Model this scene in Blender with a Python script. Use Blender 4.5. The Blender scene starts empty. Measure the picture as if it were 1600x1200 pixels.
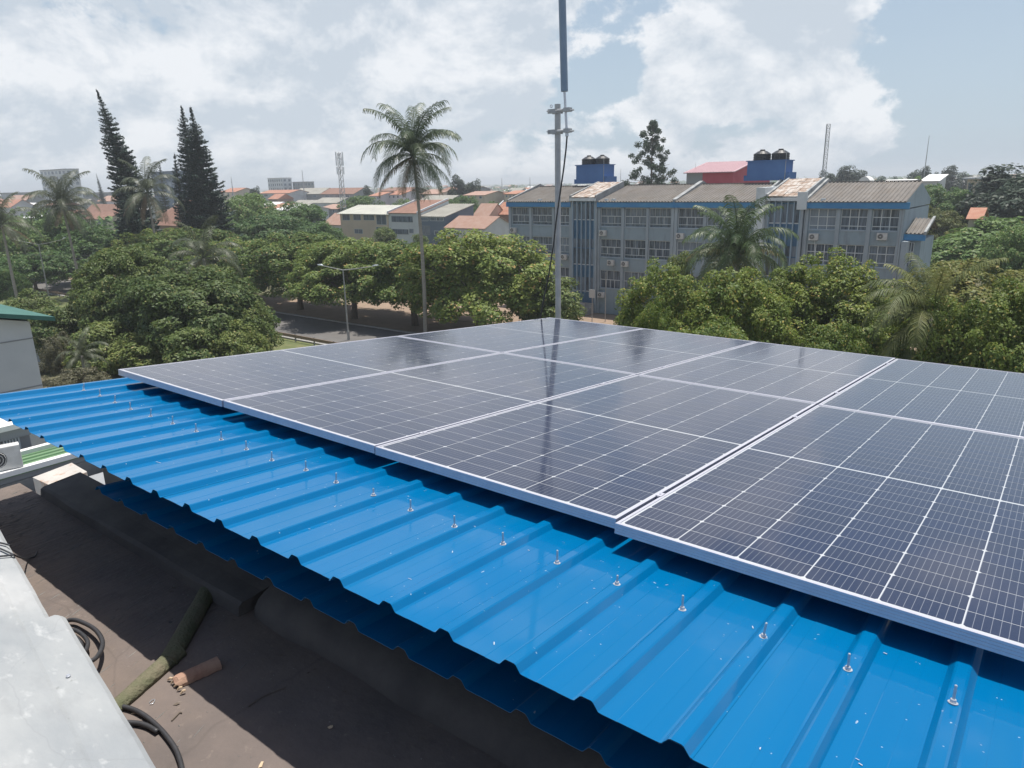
import bpy, bmesh, math, random
import numpy as np
from mathutils import Vector, Matrix, Euler

S = bpy.context.scene
COL = S.collection
R = math.radians

# ---------------------------------------------------------------- camera, sky, sun, exposure
H = 15.0                                   # camera height above the street
CAM = np.array([4.476, -1.847, H])
M = np.array([[0.790, 0.151, -0.594], [0.612, -0.226, 0.758], [-0.020, -0.962, -0.272]])
_u, _s, _vt = np.linalg.svd(M)
M = _u @ _vt                               # columns: camera right, down, forward in the world
FPX = 1119.5                               # focal length in pixels of a 1600 px wide picture
cd = bpy.data.cameras.new('camera'); cam = bpy.data.objects.new('camera', cd); COL.objects.link(cam)
cd.sensor_width = 36.0; cd.lens = 36.0 * FPX / 1600.0
cd.clip_start = 0.05; cd.clip_end = 12000
mw = Matrix(((M[0, 0], -M[0, 1], -M[0, 2], CAM[0]), (M[1, 0], -M[1, 1], -M[1, 2], CAM[1]),
             (M[2, 0], -M[2, 1], -M[2, 2], CAM[2]), (0, 0, 0, 1)))
cam.matrix_world = mw
S.camera = cam

SUN_EL = 78.0
world = bpy.data.worlds.new("World"); S.world = world; world.use_nodes = True
def build_world():
    nt = world.node_tree; nt.nodes.clear(); N = nt.nodes.new; L = nt.links.new
    out = N('ShaderNodeOutputWorld'); bg = N('ShaderNodeBackground'); L(bg.outputs[0], out.inputs[0])
    bg.inputs[1].default_value = 0.095
    sky = N('ShaderNodeTexSky'); sky.sky_type = 'NISHITA'; sky.sun_disc = False
    sky.sun_elevation = R(SUN_EL); sky.sun_rotation = 0.0; sky.air_density = 1.0; sky.dust_density = 1.6; sky.ozone_density = 1.0
    tc = N('ShaderNodeTexCoord')
    sep = N('ShaderNodeSeparateXYZ'); L(tc.outputs['Generated'], sep.inputs[0])
    def mth(op, a, b=None, c=None, clamp=False):
        n = N('ShaderNodeMath'); n.operation = op; n.use_clamp = clamp
        for i, v in enumerate((a, b, c)):
            if v is None: continue
            if isinstance(v, (int, float)): n.inputs[i].default_value = v
            else: L(v, n.inputs[i])
        return n.outputs[0]
    z = mth('MAXIMUM', sep.outputs[2], 0.0)
    den = mth('ADD', z, 0.17)
    px = mth('DIVIDE', sep.outputs[0], den); py = mth('DIVIDE', sep.outputs[1], den)
    comb = N('ShaderNodeCombineXYZ'); L(px, comb.inputs[0]); L(py, comb.inputs[1])
    def noise(scale, detail, rough, off, src=comb.outputs[0], dist=0.0):
        mp = N('ShaderNodeMapping'); mp.inputs['Location'].default_value = off; L(src, mp.inputs[0])
        n = N('ShaderNodeTexNoise'); n.inputs['Scale'].default_value = scale; n.inputs['Detail'].default_value = detail
        n.inputs['Roughness'].default_value = rough; n.inputs['Distortion'].default_value = dist
        L(mp.outputs[0], n.inputs[0]); return n.outputs[0]
    big = noise(0.85, 3, 0.5, (3.1, 1.7, 0))
    ds = N('ShaderNodeMapping'); ds.inputs['Scale'].default_value = (1, 1, 1.55); L(tc.outputs['Generated'], ds.inputs[0]); dv = ds.outputs[0]
    mid = noise(5.2, 14, 0.62, (0.4, 5.2, 1.0), src=dv, dist=0.15)
    mid_up = noise(5.2, 9, 0.62, (0.4, 5.2, 1.055), src=dv, dist=0.15)
    # broad banks of cloud where the photographed sky has them, open sky between
    def bank(pxl, pyl, inner, outer, amt):
        d = M @ np.array([(pxl - 800) / FPX, (pyl - 600) / FPX, 1.0]); d /= np.linalg.norm(d)
        vm = N('ShaderNodeVectorMath'); vm.operation = 'DOT_PRODUCT'; L(tc.outputs['Generated'], vm.inputs[0])
        vm.inputs[1].default_value = tuple(d)
        mr = N('ShaderNodeMapRange'); mr.interpolation_type = 'SMOOTHSTEP'
        L(vm.outputs['Value'], mr.inputs[0]); mr.inputs[1].default_value = math.cos(R(outer)); mr.inputs[2].default_value = math.cos(R(inner))
        mr.inputs[3].default_value = 0; mr.inputs[4].default_value = amt
        return mr.outputs[0]
    cov = mth('ADD', mth('MULTIPLY', big, 0.40), mth('MULTIPLY', mid, 0.95))
    thin = N('ShaderNodeMapRange'); thin.interpolation_type = 'SMOOTHSTEP'; L(z, thin.inputs[0]); thin.inputs[1].default_value = 0.30; thin.inputs[2].default_value = 0.75; thin.inputs[4].default_value = -0.20
    cov = mth('ADD', cov, thin.outputs[0])
    for b in ((1220, 90, 3, 11, .13), (1400, 130, 2, 7, .06), (650, 60, 5, 14, .12), (300, 90, 8, 24, .15), (920, 190, 3, 9, .07),
              (920, 95, 1, 5, -.16), (1530, 60, 2, 9, -.20), (100, 10, 1, 7, -.03), (1560, 200, 2, 9, -.12), (470, 15, 1, 4, -.05)):
        cov = mth('ADD', cov, bank(*b))
    mr = N('ShaderNodeMapRange'); mr.interpolation_type = 'SMOOTHSTEP'
    L(cov, mr.inputs[0]); mr.inputs[1].default_value = 0.635; mr.inputs[2].default_value = 0.705
    dens = mr.outputs[0]
    # thin milky veil under the clouds
    veil = noise(1.3, 6, 0.6, (7.7, 2.2, 0), dist=0.4)
    hz = N('ShaderNodeMapRange'); hz.interpolation_type = 'SMOOTHSTEP'; L(z, hz.inputs[0])
    hz.inputs[1].default_value = 0.0; hz.inputs[2].default_value = 0.55; hz.inputs[3].default_value = 0.72; hz.inputs[4].default_value = 0.02
    veilf = mth('ADD', mth('MULTIPLY', veil, 0.16), hz.outputs[0], clamp=True)
    m1 = N('ShaderNodeMix'); m1.data_type = 'RGBA'; L(veilf, m1.inputs[0]); L(sky.outputs[0], m1.inputs[6]); m1.inputs[7].default_value = (4.75, 5.85, 6.95, 1)
    # cloud colour: bright rims, greyer thick parts
    lit = mth('ADD', mth('MULTIPLY', mth('SUBTRACT', mid, mid_up), 4.5), 0.50)
    shr = N('ShaderNodeMapRange'); L(mth('SUBTRACT', lit, mth('MULTIPLY', mth('SUBTRACT', cov, 0.72), 0.9)), shr.inputs[0]); shr.clamp = True
    shr.inputs[1].default_value = 0.15; shr.inputs[2].default_value = 0.80
    cc = N('ShaderNodeMix'); cc.data_type = 'RGBA'; L(shr.outputs[0], cc.inputs[0]); cc.inputs[6].default_value = (5.6, 6.2, 6.9, 1); cc.inputs[7].default_value = (8.6, 8.75, 9.0, 1)
    m2 = N('ShaderNodeMix'); m2.data_type = 'RGBA'; L(mth('MULTIPLY', dens, 0.85), m2.inputs[0]); L(m1.outputs[2], m2.inputs[6]); L(cc.outputs[2], m2.inputs[7])
    L(m2.outputs[2], bg.inputs[0])
build_world()
world.cycles.sampling_method = 'MANUAL'; world.cycles.sample_map_resolution = 512

sd = bpy.data.lights.new('sun', 'SUN'); sun = bpy.data.objects.new('sun', sd); COL.objects.link(sun)
sd.energy = 4.9; sd.angle = R(0.53); sd.color = (1.0, 0.95, 0.87)
sun.rotation_euler = (R(-(90 - SUN_EL)), 0, 0); sun.location = (0, 20, 80)
S.view_settings.view_transform = 'Standard'; S.view_settings.look = 'None'
S.view_settings.exposure = 0.22; S.view_settings.gamma = 1.0; S.view_settings.use_curve_mapping = False
S.cycles.max_bounces = 6; S.cycles.diffuse_bounces = 3; S.cycles.glossy_bounces = 3; S.cycles.transmission_bounces = 4
S.cycles.transparent_max_bounces = 8; S.cycles.volume_bounces = 0
S.cycles.use_denoising = True

# ---------------------------------------------------------------- helpers: photograph direction -> point in the place
def ray(px, py): return M @ np.array([(px - 800) / FPX, (py - 600) / FPX, 1.0])
def at_z(px, py, z=0.0):
    d = ray(px, py); return Vector(CAM + (z - H) / d[2] * d)
def at_y(px, py, y):
    d = ray(px, py); return Vector(CAM + (y - CAM[1]) / d[1] * d)
def at_x(px, py, x):
    d = ray(px, py); return Vector(CAM + (x - CAM[0]) / d[0] * d)
def at_d(px, py, D): return Vector(CAM + D * ray(px, py))

# ---------------------------------------------------------------- helpers: objects
def tag(o, label=None, cat=None, group=None, kind=None):
    if label: o['label'] = label
    if cat: o['category'] = cat
    if group: o['group'] = group
    if kind: o['kind'] = kind
    return o
def empty(name, loc=(0, 0, 0), rot=(0, 0, 0), label=None, cat=None, group=None):
    o = bpy.data.objects.new(name, None); COL.objects.link(o); o.location = loc; o.rotation_euler = rot
    o.empty_display_size = 0.2
    return tag(o, label, cat, group)
def link(name, mesh, parent=None, loc=None, rot=None, scale=None):
    o = bpy.data.objects.new(name, mesh); COL.objects.link(o)
    if parent: o.parent = parent
    if loc is not None: o.location = loc
    if rot is not None: o.rotation_euler = rot
    if scale is not None: o.scale = scale
    return o
KIDS = {}
def copy_tree(o, kids, parent=None):
    c = o.copy(); COL.objects.link(c); c.parent = parent
    for ch in kids.get(o, ()): copy_tree(ch, kids, c)
    return c
def kids_map(root):
    m = {}
    def rec(o):
        m[o] = list(o.children)
        for c in o.children: rec(c)
    rec(root); return m

class MB:
    """collects simple solids and builds ONE mesh"""
    def __init__(s): s.v = []; s.f = []; s.m = []
    def add(s, v, f, m=0):
        b = len(s.v); s.v += [tuple(p) for p in v]; s.f += [tuple(b + i for i in q) for q in f]; s.m += [m] * len(f); return s
    def box(s, x0, x1, y0, y1, z0, z1, m=0):
        v = [(x0, y0, z0), (x1, y0, z0), (x1, y1, z0), (x0, y1, z0), (x0, y0, z1), (x1, y0, z1), (x1, y1, z1), (x0, y1, z1)]
        return s.add(v, [(3, 2, 1, 0), (4, 5, 6, 7), (0, 1, 5, 4), (1, 2, 6, 5), (2, 3, 7, 6), (3, 0, 4, 7)], m)
    def quad(s, a, b, c, d, m=0): return s.add([a, b, c, d], [(0, 1, 2, 3)], m)
    def tube(s, pts, rad, n=8, cap=True, m=0):
        pts = [Vector(p) for p in pts]; rads = rad if isinstance(rad, (list, tuple)) else [rad] * len(pts)
        rings = []; up = Vector((0, 0, 1)); t0 = (pts[1] - pts[0]).normalized()
        a = t0.cross(up)
        if a.length < 1e-3: a = t0.cross(Vector((1, 0, 0)))
        a.normalize()
        v = []
        for i, p in enumerate(pts):
            t = (pts[min(i + 1, len(pts) - 1)] - pts[max(i - 1, 0)]).normalized()
            a = (a - t * a.dot(t)).normalized(); b = t.cross(a)
            for k in range(n):
                q = 2 * math.pi * k / n; v.append(p + (a * math.cos(q) + b * math.sin(q)) * rads[i])
        f = []
        for i in range(len(pts) - 1):
            for k in range(n):
                k2 = (k + 1) % n; f.append((i * n + k, i * n + k2, (i + 1) * n + k2, (i + 1) * n + k))
        if cap: f.append(tuple(range(n - 1, -1, -1))); f.append(tuple((len(pts) - 1) * n + k for k in range(n)))
        return s.add(v, f, m)
    def lathe(s, prof, c=(0, 0, 0), n=16, m=0):
        v = []; f = []
        for (r, z) in prof:
            for k in range(n):
                q = 2 * math.pi * k / n; v.append((c[0] + r * math.cos(q), c[1] + r * math.sin(q), c[2] + z))
        for i in range(len(prof) - 1):
            for k in range(n):
                k2 = (k + 1) % n; f.append((i * n + k, i * n + k2, (i + 1) * n + k2, (i + 1) * n + k))
        f.append(tuple(range(n - 1, -1, -1))); f.append(tuple((len(prof) - 1) * n + k for k in range(n)))
        return s.add(v, f, m)
    def extrude(s, prof, axis_pts, m=0, closed=False):
        """profile points (list of lists, one list per station)"""
        v = [p for st in axis_pts for p in st]; n = len(axis_pts[0]); f = []
        for i in range(len(axis_pts) - 1):
            for k in range(n if closed else n - 1):
                k2 = (k + 1) % n; f.append((i * n + k, i * n + k2, (i + 1) * n + k2, (i + 1) * n + k))
        return s.add(v, f, m)
    def mesh(s, name, mats, smooth=False, bevel=0.0):
        me = bpy.data.meshes.new(name); me.from_pydata(s.v, [], s.f)
        for mt in (mats if isinstance(mats, (list, tuple)) else [mats]): me.materials.append(mt)
        me.polygons.foreach_set('material_index', s.m)
        if bevel > 0:
            bm = bmesh.new(); bm.from_mesh(me); bmesh.ops.recalc_face_normals(bm, faces=bm.faces)
            bmesh.ops.bevel(bm, geom=[e for e in bm.edges if len(e.link_faces) == 2 and e.calc_face_angle(0) > 0.6], offset=bevel, segments=2, affect='EDGES', profile=0.6)
            bm.to_mesh(me); bm.free()
        if smooth: me.polygons.foreach_set('use_smooth', [True] * len(me.polygons))
        me.update(); return me
    def build(s, name, mats, parent=None, smooth=False, bevel=0.0, **k):
        return link(name, s.mesh(name, mats, smooth, bevel), parent, **k)

# ---------------------------------------------------------------- materials
MATS = {}
def pmat(name, c1, c2=None, scale=4.0, rough=0.6, bump=0.0, bscale=None, metal=0.0, spec=0.5, coat=0.0, detail=6, lo=0.35, hi=0.65, stretch=(1, 1, 1), rvar=0.0, crough=0.05, space='Object'):
    m = bpy.data.materials.new(name); m.use_nodes = True; nt = m.node_tree; N = nt.nodes.new; L = nt.links.new
    b = nt.nodes['Principled BSDF']
    b.inputs['Roughness'].default_value = rough; b.inputs['Metallic'].default_value = metal; b.inputs['Specular IOR Level'].default_value = spec
    b.inputs['Coat Weight'].default_value = coat; b.inputs['Coat Roughness'].default_value = crough
    b.inputs['Base Color'].default_value = (*c1, 1)
    tc = N('ShaderNodeTexCoord'); mp = N('ShaderNodeMapping'); mp.inputs['Scale'].default_value = stretch; L(tc.outputs[space], mp.inputs[0])
    if c2 is not None:
        n = N('ShaderNodeTexNoise'); n.inputs['Scale'].default_value = scale; n.inputs['Detail'].default_value = detail; n.inputs['Roughness'].default_value = 0.6
        L(mp.outputs[0], n.inputs[0])
        mr = N('ShaderNodeMapRange'); mr.inputs[1].default_value = lo; mr.inputs[2].default_value = hi; L(n.outputs[0], mr.inputs[0])
        mx = N('ShaderNodeMix'); mx.data_type = 'RGBA'; mx.inputs[6].default_value = (*c1, 1); mx.inputs[7].default_value = (*c2, 1)
        L(mr.outputs[0], mx.inputs[0]); L(mx.outputs[2], b.inputs['Base Color'])
        if rvar:
            rr = N('ShaderNodeMapRange'); L(n.outputs[0], rr.inputs[0]); rr.inputs[1].default_value = lo; rr.inputs[2].default_value = hi
            rr.inputs[3].default_value = rough; rr.inputs[4].default_value = rough + rvar; L(rr.outputs[0], b.inputs['Roughness'])
    if bump:
        n2 = N('ShaderNodeTexNoise'); n2.inputs['Scale'].default_value = bscale or scale * 4; n2.inputs['Detail'].default_value = 5
        L(mp.outputs[0], n2.inputs[0]); bp = N('ShaderNodeBump'); bp.inputs['Strength'].default_value = bump; bp.inputs['Distance'].default_value = 0.02
        L(n2.outputs[0], bp.inputs['Height']); L(bp.outputs[0], b.inputs['Normal'])
    MATS[name] = m; return m

def overlay(m, col, scale, lo, hi, amount=1.0, detail=8, stretch=(1, 1, 1), rough=0.6, seed=0.0):
    """a second layer of marks (stains, dust, wear) over a pmat's base colour"""
    nt = m.node_tree; N = nt.nodes.new; L = nt.links.new; b = nt.nodes['Principled BSDF']
    tc = N('ShaderNodeTexCoord'); mp = N('ShaderNodeMapping'); mp.inputs['Scale'].default_value = stretch; mp.inputs['Location'].default_value = (seed, seed * 1.7, seed * .3)
    L(tc.outputs['Object'], mp.inputs[0])
    n = N('ShaderNodeTexNoise'); n.inputs['Scale'].default_value = scale; n.inputs['Detail'].default_value = detail; n.inputs['Roughness'].default_value = rough; L(mp.outputs[0], n.inputs[0])
    mr = N('ShaderNodeMapRange'); mr.inputs[1].default_value = lo; mr.inputs[2].default_value = hi; mr.inputs[4].default_value = amount; L(n.outputs[0], mr.inputs[0])
    mx = N('ShaderNodeMix'); mx.data_type = 'RGBA'; mx.inputs[7].default_value = (*col, 1)
    src = b.inputs['Base Color']
    if src.is_linked: L(src.links[0].from_socket, mx.inputs[6])
    else: mx.inputs[6].default_value = src.default_value
    L(mr.outputs[0], mx.inputs[0]); L(mx.outputs[2], src)
    return m

def leafmat(name, c_a, c_b, c_tip=None, trans=0.32, rough=0.55, vary=0.25):
    """leaf colours vary leaf by leaf, clump by clump and tree by tree"""
    m = bpy.data.materials.new(name); m.use_nodes = True; nt = m.node_tree; N = nt.nodes.new; L = nt.links.new
    nt.nodes.clear(); out = N('ShaderNodeOutputMaterial')
    g = N('ShaderNodeNewGeometry'); oi = N('ShaderNodeObjectInfo'); tc = N('ShaderNodeTexCoord')
    n = N('ShaderNodeTexNoise'); n.inputs['Scale'].default_value = 0.8; n.inputs['Detail'].default_value = 3; L(tc.outputs['Object'], n.inputs[0])
    add = N('ShaderNodeMath'); add.operation = 'MULTIPLY_ADD'; L(g.outputs['Random Per Island'], add.inputs[0]); add.inputs[1].default_value = 0.55
    mr = N('ShaderNodeMapRange'); L(n.outputs[0], mr.inputs[0]); mr.inputs[1].default_value = 0.35; mr.inputs[2].default_value = 0.65; mr.inputs[3].default_value = 0; mr.inputs[4].default_value = 0.45
    L(mr.outputs[0], add.inputs[2])
    mx = N('ShaderNodeMix'); mx.data_type = 'RGBA'; mx.inputs[6].default_value = (*c_a, 1); mx.inputs[7].default_value = (*c_b, 1); L(add.outputs[0], mx.inputs[0])
    col = mx.outputs[2]
    if c_tip is not None:
        th = N('ShaderNodeMath'); th.operation = 'GREATER_THAN'; th.inputs[1].default_value = 0.95; L(g.outputs['Random Per Island'], th.inputs[0])
        m3 = N('ShaderNodeMix'); m3.data_type = 'RGBA'; L(th.outputs[0], m3.inputs[0]); L(col, m3.inputs[6]); m3.inputs[7].default_value = (*c_tip, 1); col = m3.outputs[2]
    hs = N('ShaderNodeHueSaturation'); L(col, hs.inputs['Color'])
    vr = N('ShaderNodeMapRange'); L(oi.outputs['Random'], vr.inputs[0]); vr.inputs[3].default_value = 1 - vary; vr.inputs[4].default_value = 1 + vary; L(vr.outputs[0], hs.inputs['Value'])
    hr = N('ShaderNodeMapRange'); L(oi.outputs['Random'], hr.inputs[0]); hr.inputs[3].default_value = 0.515; hr.inputs[4].default_value = 0.485; L(hr.outputs[0], hs.inputs['Hue'])
    p = N('ShaderNodeBsdfPrincipled'); L(hs.outputs[0], p.inputs['Base Color']); p.inputs['Roughness'].default_value = rough; p.inputs['Specular IOR Level'].default_value = 0.35
    t = N('ShaderNodeBsdfTranslucent'); L(hs.outputs[0], t.inputs[0])
    ms = N('ShaderNodeMixShader'); ms.inputs[0].default_value = trans; L(p.outputs[0], ms.inputs[1]); L(t.outputs[0], ms.inputs[2]); L(ms.outputs[0], out.inputs[0])
    return m

blue_roof_m = pmat('blue_roof_paint', (0.0, 0.113, 0.285), (0.0, 0.126, 0.31), 1.2, rough=0.34, bump=0.16, bscale=5.0, stretch=(1, 0.09, 1), spec=0.04, coat=0.55, crough=0.05)
shaded_blue_m = pmat('shaded_roof_blue', (0.003, 0.035, 0.105), (0.004, 0.04, 0.12), 2, rough=0.5)  # unused: blue roof paint with the eave's shade put into its colour
dusty_m = pmat('dusty_bitumen', (0.15, 0.137, 0.127), (0.10, 0.093, 0.09), 5, rough=0.9, bump=0.25, bscale=18)
overlay(blue_roof_m, (0.35, 0.42, 0.5), 55, 0.735, 0.76, 0.8, detail=2)
overlay(blue_roof_m, (0.010, 0.130, 0.285), 7.0, 0.50, 0.78, 0.5, stretch=(1, .10, 1), seed=9)
overlay(blue_roof_m, (0.12, 0.19, 0.28), 3.5, 0.60, 0.82, 0.12, stretch=(.6, .5, 1), seed=2)
overlay(blue_roof_m, (0.008, 0.138, 0.325), 2.2, 0.50, 0.85, 0.45, stretch=(1, .25, 1), seed=4)
alu_m = pmat('anodised_aluminium', (0.55, 0.55, 0.62), (0.61, 0.61, 0.67), 20, rough=0.36, metal=0.40, spec=0.5)
backsheet_m = pmat('white_backsheet', (0.52, 0.54, 0.57), None, rough=0.35, coat=0.9, crough=0.07)
steel_m = pmat('zinc_steel', (0.50, 0.53, 0.58), (0.62, 0.64, 0.68), 60, rough=0.38, metal=0.55)
def cell_material():
    m = pmat('silicon_cell', (0.007, 0.015, 0.050), (0.010, 0.019, 0.062), 2.0, rough=0.35, spec=0.05, coat=0.85, crough=0.075)
    nt = m.node_tree; N = nt.nodes.new; L = nt.links.new; b = nt.nodes['Principled BSDF']
    tc = N('ShaderNodeTexCoord'); sp = N('ShaderNodeSeparateXYZ'); L(tc.outputs['Object'], sp.inputs[0])
    def mth(op, a, v):
        n = N('ShaderNodeMath'); n.operation = op; L(a, n.inputs[0]); n.inputs[1].default_value = v; return n.outputs[0]
    fr = mth('FRACT', mth('MULTIPLY', sp.outputs[0], 1 / 0.0182), 0); ln = mth('LESS_THAN', fr, 0.075)
    fr2 = mth('FRACT', mth('MULTIPLY', sp.outputs[1], 1 / 0.0023), 0); ln2 = mth('LESS_THAN', fr2, 0.12)
    oi = N('ShaderNodeObjectInfo')
    mv = N('ShaderNodeMix'); mv.data_type = 'RGBA'; L(oi.outputs['Random'], mv.inputs[0]); src = b.inputs['Base Color'].links[0].from_socket
    L(src, mv.inputs[6]); mv.inputs[7].default_value = (0.010, 0.017, 0.048, 1)
    mx = N('ShaderNodeMix'); mx.data_type = 'RGBA'; L(mth('MULTIPLY', ln, 0.5), mx.inputs[0]); L(mv.outputs[2], mx.inputs[6]); mx.inputs[7].default_value = (0.30, 0.32, 0.36, 1)
    m2 = N('ShaderNodeMix'); m2.data_type = 'RGBA'; L(mth('MULTIPLY', ln2, 0.06), m2.inputs[0]); L(mx.outputs[2], m2.inputs[6]); m2.inputs[7].default_value = (0.25, 0.27, 0.32, 1)
    L(m2.outputs[2], b.inputs['Base Color'])
    return m
cell_m = cell_material()
def dust(m, amt):
    nt = m.node_tree; N = nt.nodes.new; L = nt.links.new; b = nt.nodes['Principled BSDF']; g = N('ShaderNodeNewGeometry')
    n = N('ShaderNodeTexNoise'); n.inputs['Scale'].default_value = 1.6; n.inputs['Detail'].default_value = 9; n.inputs['Roughness'].default_value = .65; L(g.outputs['Position'], n.inputs[0])
    mr = N('ShaderNodeMapRange'); L(n.outputs[0], mr.inputs[0]); mr.inputs[1].default_value = .38; mr.inputs[2].default_value = .75; mr.inputs[3].default_value = amt * .15; mr.inputs[4].default_value = amt
    mx = N('ShaderNodeMix'); mx.data_type = 'RGBA'; L(mr.outputs[0], mx.inputs[0]); src = b.inputs['Base Color']; mx.inputs[7].default_value = (.24, .235, .225, 1)
    if src.is_linked: L(src.links[0].from_socket, mx.inputs[6])
    else: mx.inputs[6].default_value = src.default_value
    L(mx.outputs[2], src)
    r2 = N('ShaderNodeMapRange'); L(n.outputs[0], r2.inputs[0]); r2.inputs[1].default_value = .35; r2.inputs[2].default_value = .7; r2.inputs[3].default_value = .055; r2.inputs[4].default_value = .13; L(r2.outputs[0], b.inputs['Coat Roughness'])
dust(cell_m, .022); dust(backsheet_m, .25)
def floor_material():
    m = pmat('weathered_screed', (0.175, 0.143, 0.130), (0.125, 0.106, 0.099), 3.0, rough=0.9, bump=0.25, bscale=30)
    overlay(m, (0.215, 0.165, 0.128), 1.6, 0.45, 0.75, 0.7, seed=2)
    overlay(m, (0.05, 0.045, 0.043), 5.0, 0.60, 0.78, 0.55, seed=7)
    nt = m.node_tree; N = nt.nodes.new; L = nt.links.new; b = nt.nodes['Principled BSDF']
    tc = N('ShaderNodeTexCoord'); mp = N('ShaderNodeMapping'); mp.inputs['Rotation'].default_value = (0, 0, R(22)); mp.inputs['Scale'].default_value = (58, 2.2, 1); L(tc.outputs['Object'], mp.inputs[0])
    n = N('ShaderNodeTexNoise'); n.inputs['Scale'].default_value = 1.0; n.inputs['Detail'].default_value = 4; L(mp.outputs[0], n.inputs[0])
    g = N('ShaderNodeSeparateXYZ'); L(tc.outputs['Object'], g.inputs[0])
    fade = N('ShaderNodeMapRange'); fade.interpolation_type = 'SMOOTHSTEP'; L(g.outputs[0], fade.inputs[0]); fade.inputs[1].default_value = 2.3; fade.inputs[2].default_value = 1.5; fade.inputs[3].default_value = 0.06; fade.inputs[4].default_value = 0.75
    bp = N('ShaderNodeBump'); L(fade.outputs[0], bp.inputs['Strength']); bp.inputs['Distance'].default_value = 0.02; L(n.outputs[0], bp.inputs['Height'])
    L(b.inputs['Normal'].links[0].from_socket, bp.inputs['Normal']); L(bp.outputs[0], b.inputs['Normal'])
    return m
def cracks(m, scale, col, amt, width=.012):
    nt = m.node_tree; N = nt.nodes.new; L = nt.links.new; b = nt.nodes['Principled BSDF']; tc = N('ShaderNodeTexCoord'); n = N('ShaderNodeTexNoise'); n.inputs['Scale'].default_value = 3; n.inputs['Detail'].default_value = 5; L(tc.outputs['Object'], n.inputs[0])
    ad = N('ShaderNodeMix'); ad.data_type = 'VECTOR'; ad.inputs[0].default_value = .12; L(tc.outputs['Object'], ad.inputs[4]); L(n.outputs['Color'], ad.inputs[5])
    v = N('ShaderNodeTexVoronoi'); v.feature = 'DISTANCE_TO_EDGE'; v.inputs['Scale'].default_value = scale; L(ad.outputs[1], v.inputs['Vector'])
    mr = N('ShaderNodeMapRange'); L(v.outputs['Distance'], mr.inputs[0]); mr.inputs[1].default_value = 0; mr.inputs[2].default_value = width; mr.inputs[3].default_value = amt; mr.inputs[4].default_value = 0
    mx = N('ShaderNodeMix'); mx.data_type = 'RGBA'; L(mr.outputs[0], mx.inputs[0]); L(b.inputs['Base Color'].links[0].from_socket, mx.inputs[6]); mx.inputs[7].default_value = (*col, 1); L(mx.outputs[2], b.inputs['Base Color'])
floor_m = floor_material(); cracks(floor_m, 1.1, (.06, .052, .047), .22, .007); overlay(floor_m, (.30, .25, .21), 26, .62, .74, .45, seed=6)
white_cap_m = pmat('whitewashed_cap', (0.34, 0.355, 0.36), (0.26, 0.28, 0.295), 5, rough=0.75, bump=0.12, bscale=25, stretch=(0.4, 1, 1))
overlay(white_cap_m, (0.45, 0.455, 0.455), 3.0, 0.5, 0.75, 0.8, seed=3, stretch=(.5, 1, 1)); overlay(white_cap_m, (0.42, 0.22, 0.10), 6.0, 0.745, 0.80, 0.8, seed=11)
overlay(white_cap_m, (0.22, 0.23, 0.24), 9.0, 0.56, 0.80, 0.6, seed=5, stretch=(.45, 1, 1)); overlay(white_cap_m, (0.52, 0.53, 0.53), 22.0, 0.58, 0.72, 0.6, seed=8, stretch=(.5, 1, 1))
cracks(white_cap_m, 1.4, (.20, .205, .21), .22, .004); overlay(white_cap_m, (.16, .17, .16), 30, .66, .74, .5, seed=13)
concrete_m = pmat('grey_concrete', (0.27, 0.265, 0.255), (0.20, 0.20, 0.195), 3, rough=0.9, bump=0.2)
rust_conc_m = pmat('rust_stained_concrete', (0.50, 0.47, 0.43), (0.42, 0.40, 0.37), 3, rough=0.9, bump=0.15); overlay(rust_conc_m, (0.34, 0.15, 0.06), 2.6, 0.47, 0.62, 0.8, seed=1.4)
bitumen_m = pmat('bitumen_felt', (0.055, 0.055, 0.058), (0.08, 0.078, 0.075), 8, rough=0.8, bump=0.2)
moss_m = pmat('moss_covered_clay', (0.115, 0.125, 0.07), (0.18, 0.16, 0.11), 14, rough=0.95, bump=0.5, bscale=90)
terra_m = pmat('terracotta', (0.33, 0.185, 0.135), (0.40, 0.26, 0.19), 12, rough=0.9, bump=0.3)
pale_m = pmat('pale_broken_edge', (0.62, 0.48, 0.33), (0.5, 0.38, 0.26), 20, rough=0.9)
rubber_m = pmat('black_rubber', (0.035, 0.036, 0.04), (0.05, 0.05, 0.055), 30, rough=0.5)
asphalt_m = pmat('asphalt', (0.105, 0.10, 0.098), (0.14, 0.135, 0.13), 0.5, rough=0.9); overlay(asphalt_m, (0.19, 0.175, 0.16), 0.25, 0.5, 0.8, 0.5, stretch=(.2, 1, 1))
sand_m = pmat('sandy_path', (0.30, 0.215, 0.155), (0.235, 0.175, 0.13), 0.6, rough=0.95, bump=0.2, bscale=3); overlay(sand_m, (0.16, 0.15, 0.07), 0.9, 0.58, 0.72, 0.7)
grass_m = pmat('dry_grass', (0.135, 0.15, 0.055), (0.09, 0.115, 0.04), 1.5, rough=0.95, bump=0.5, bscale=12); overlay(grass_m, (0.24, 0.19, 0.10), 0.35, 0.55, 0.75, 0.7)
yard_m = pmat('weedy_yard', (0.085, 0.095, 0.04), (0.15, 0.12, 0.085), 0.5, rough=0.95, bump=.4, bscale=6)
ground_m = pmat('town_ground', (0.10, 0.11, 0.05), (0.20, 0.16, 0.11), 0.06, rough=0.95); overlay(ground_m, (0.06, 0.08, 0.035), 0.02, 0.45, 0.6, 0.8)
kerb_m = pmat('kerb_stone', (0.36, 0.35, 0.33), (0.28, 0.27, 0.26), 2, rough=0.9)
paint_white_m = pmat('road_paint', (0.6, 0.6, 0.58), (0.4, 0.4, 0.38), 3, rough=0.8)
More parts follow.
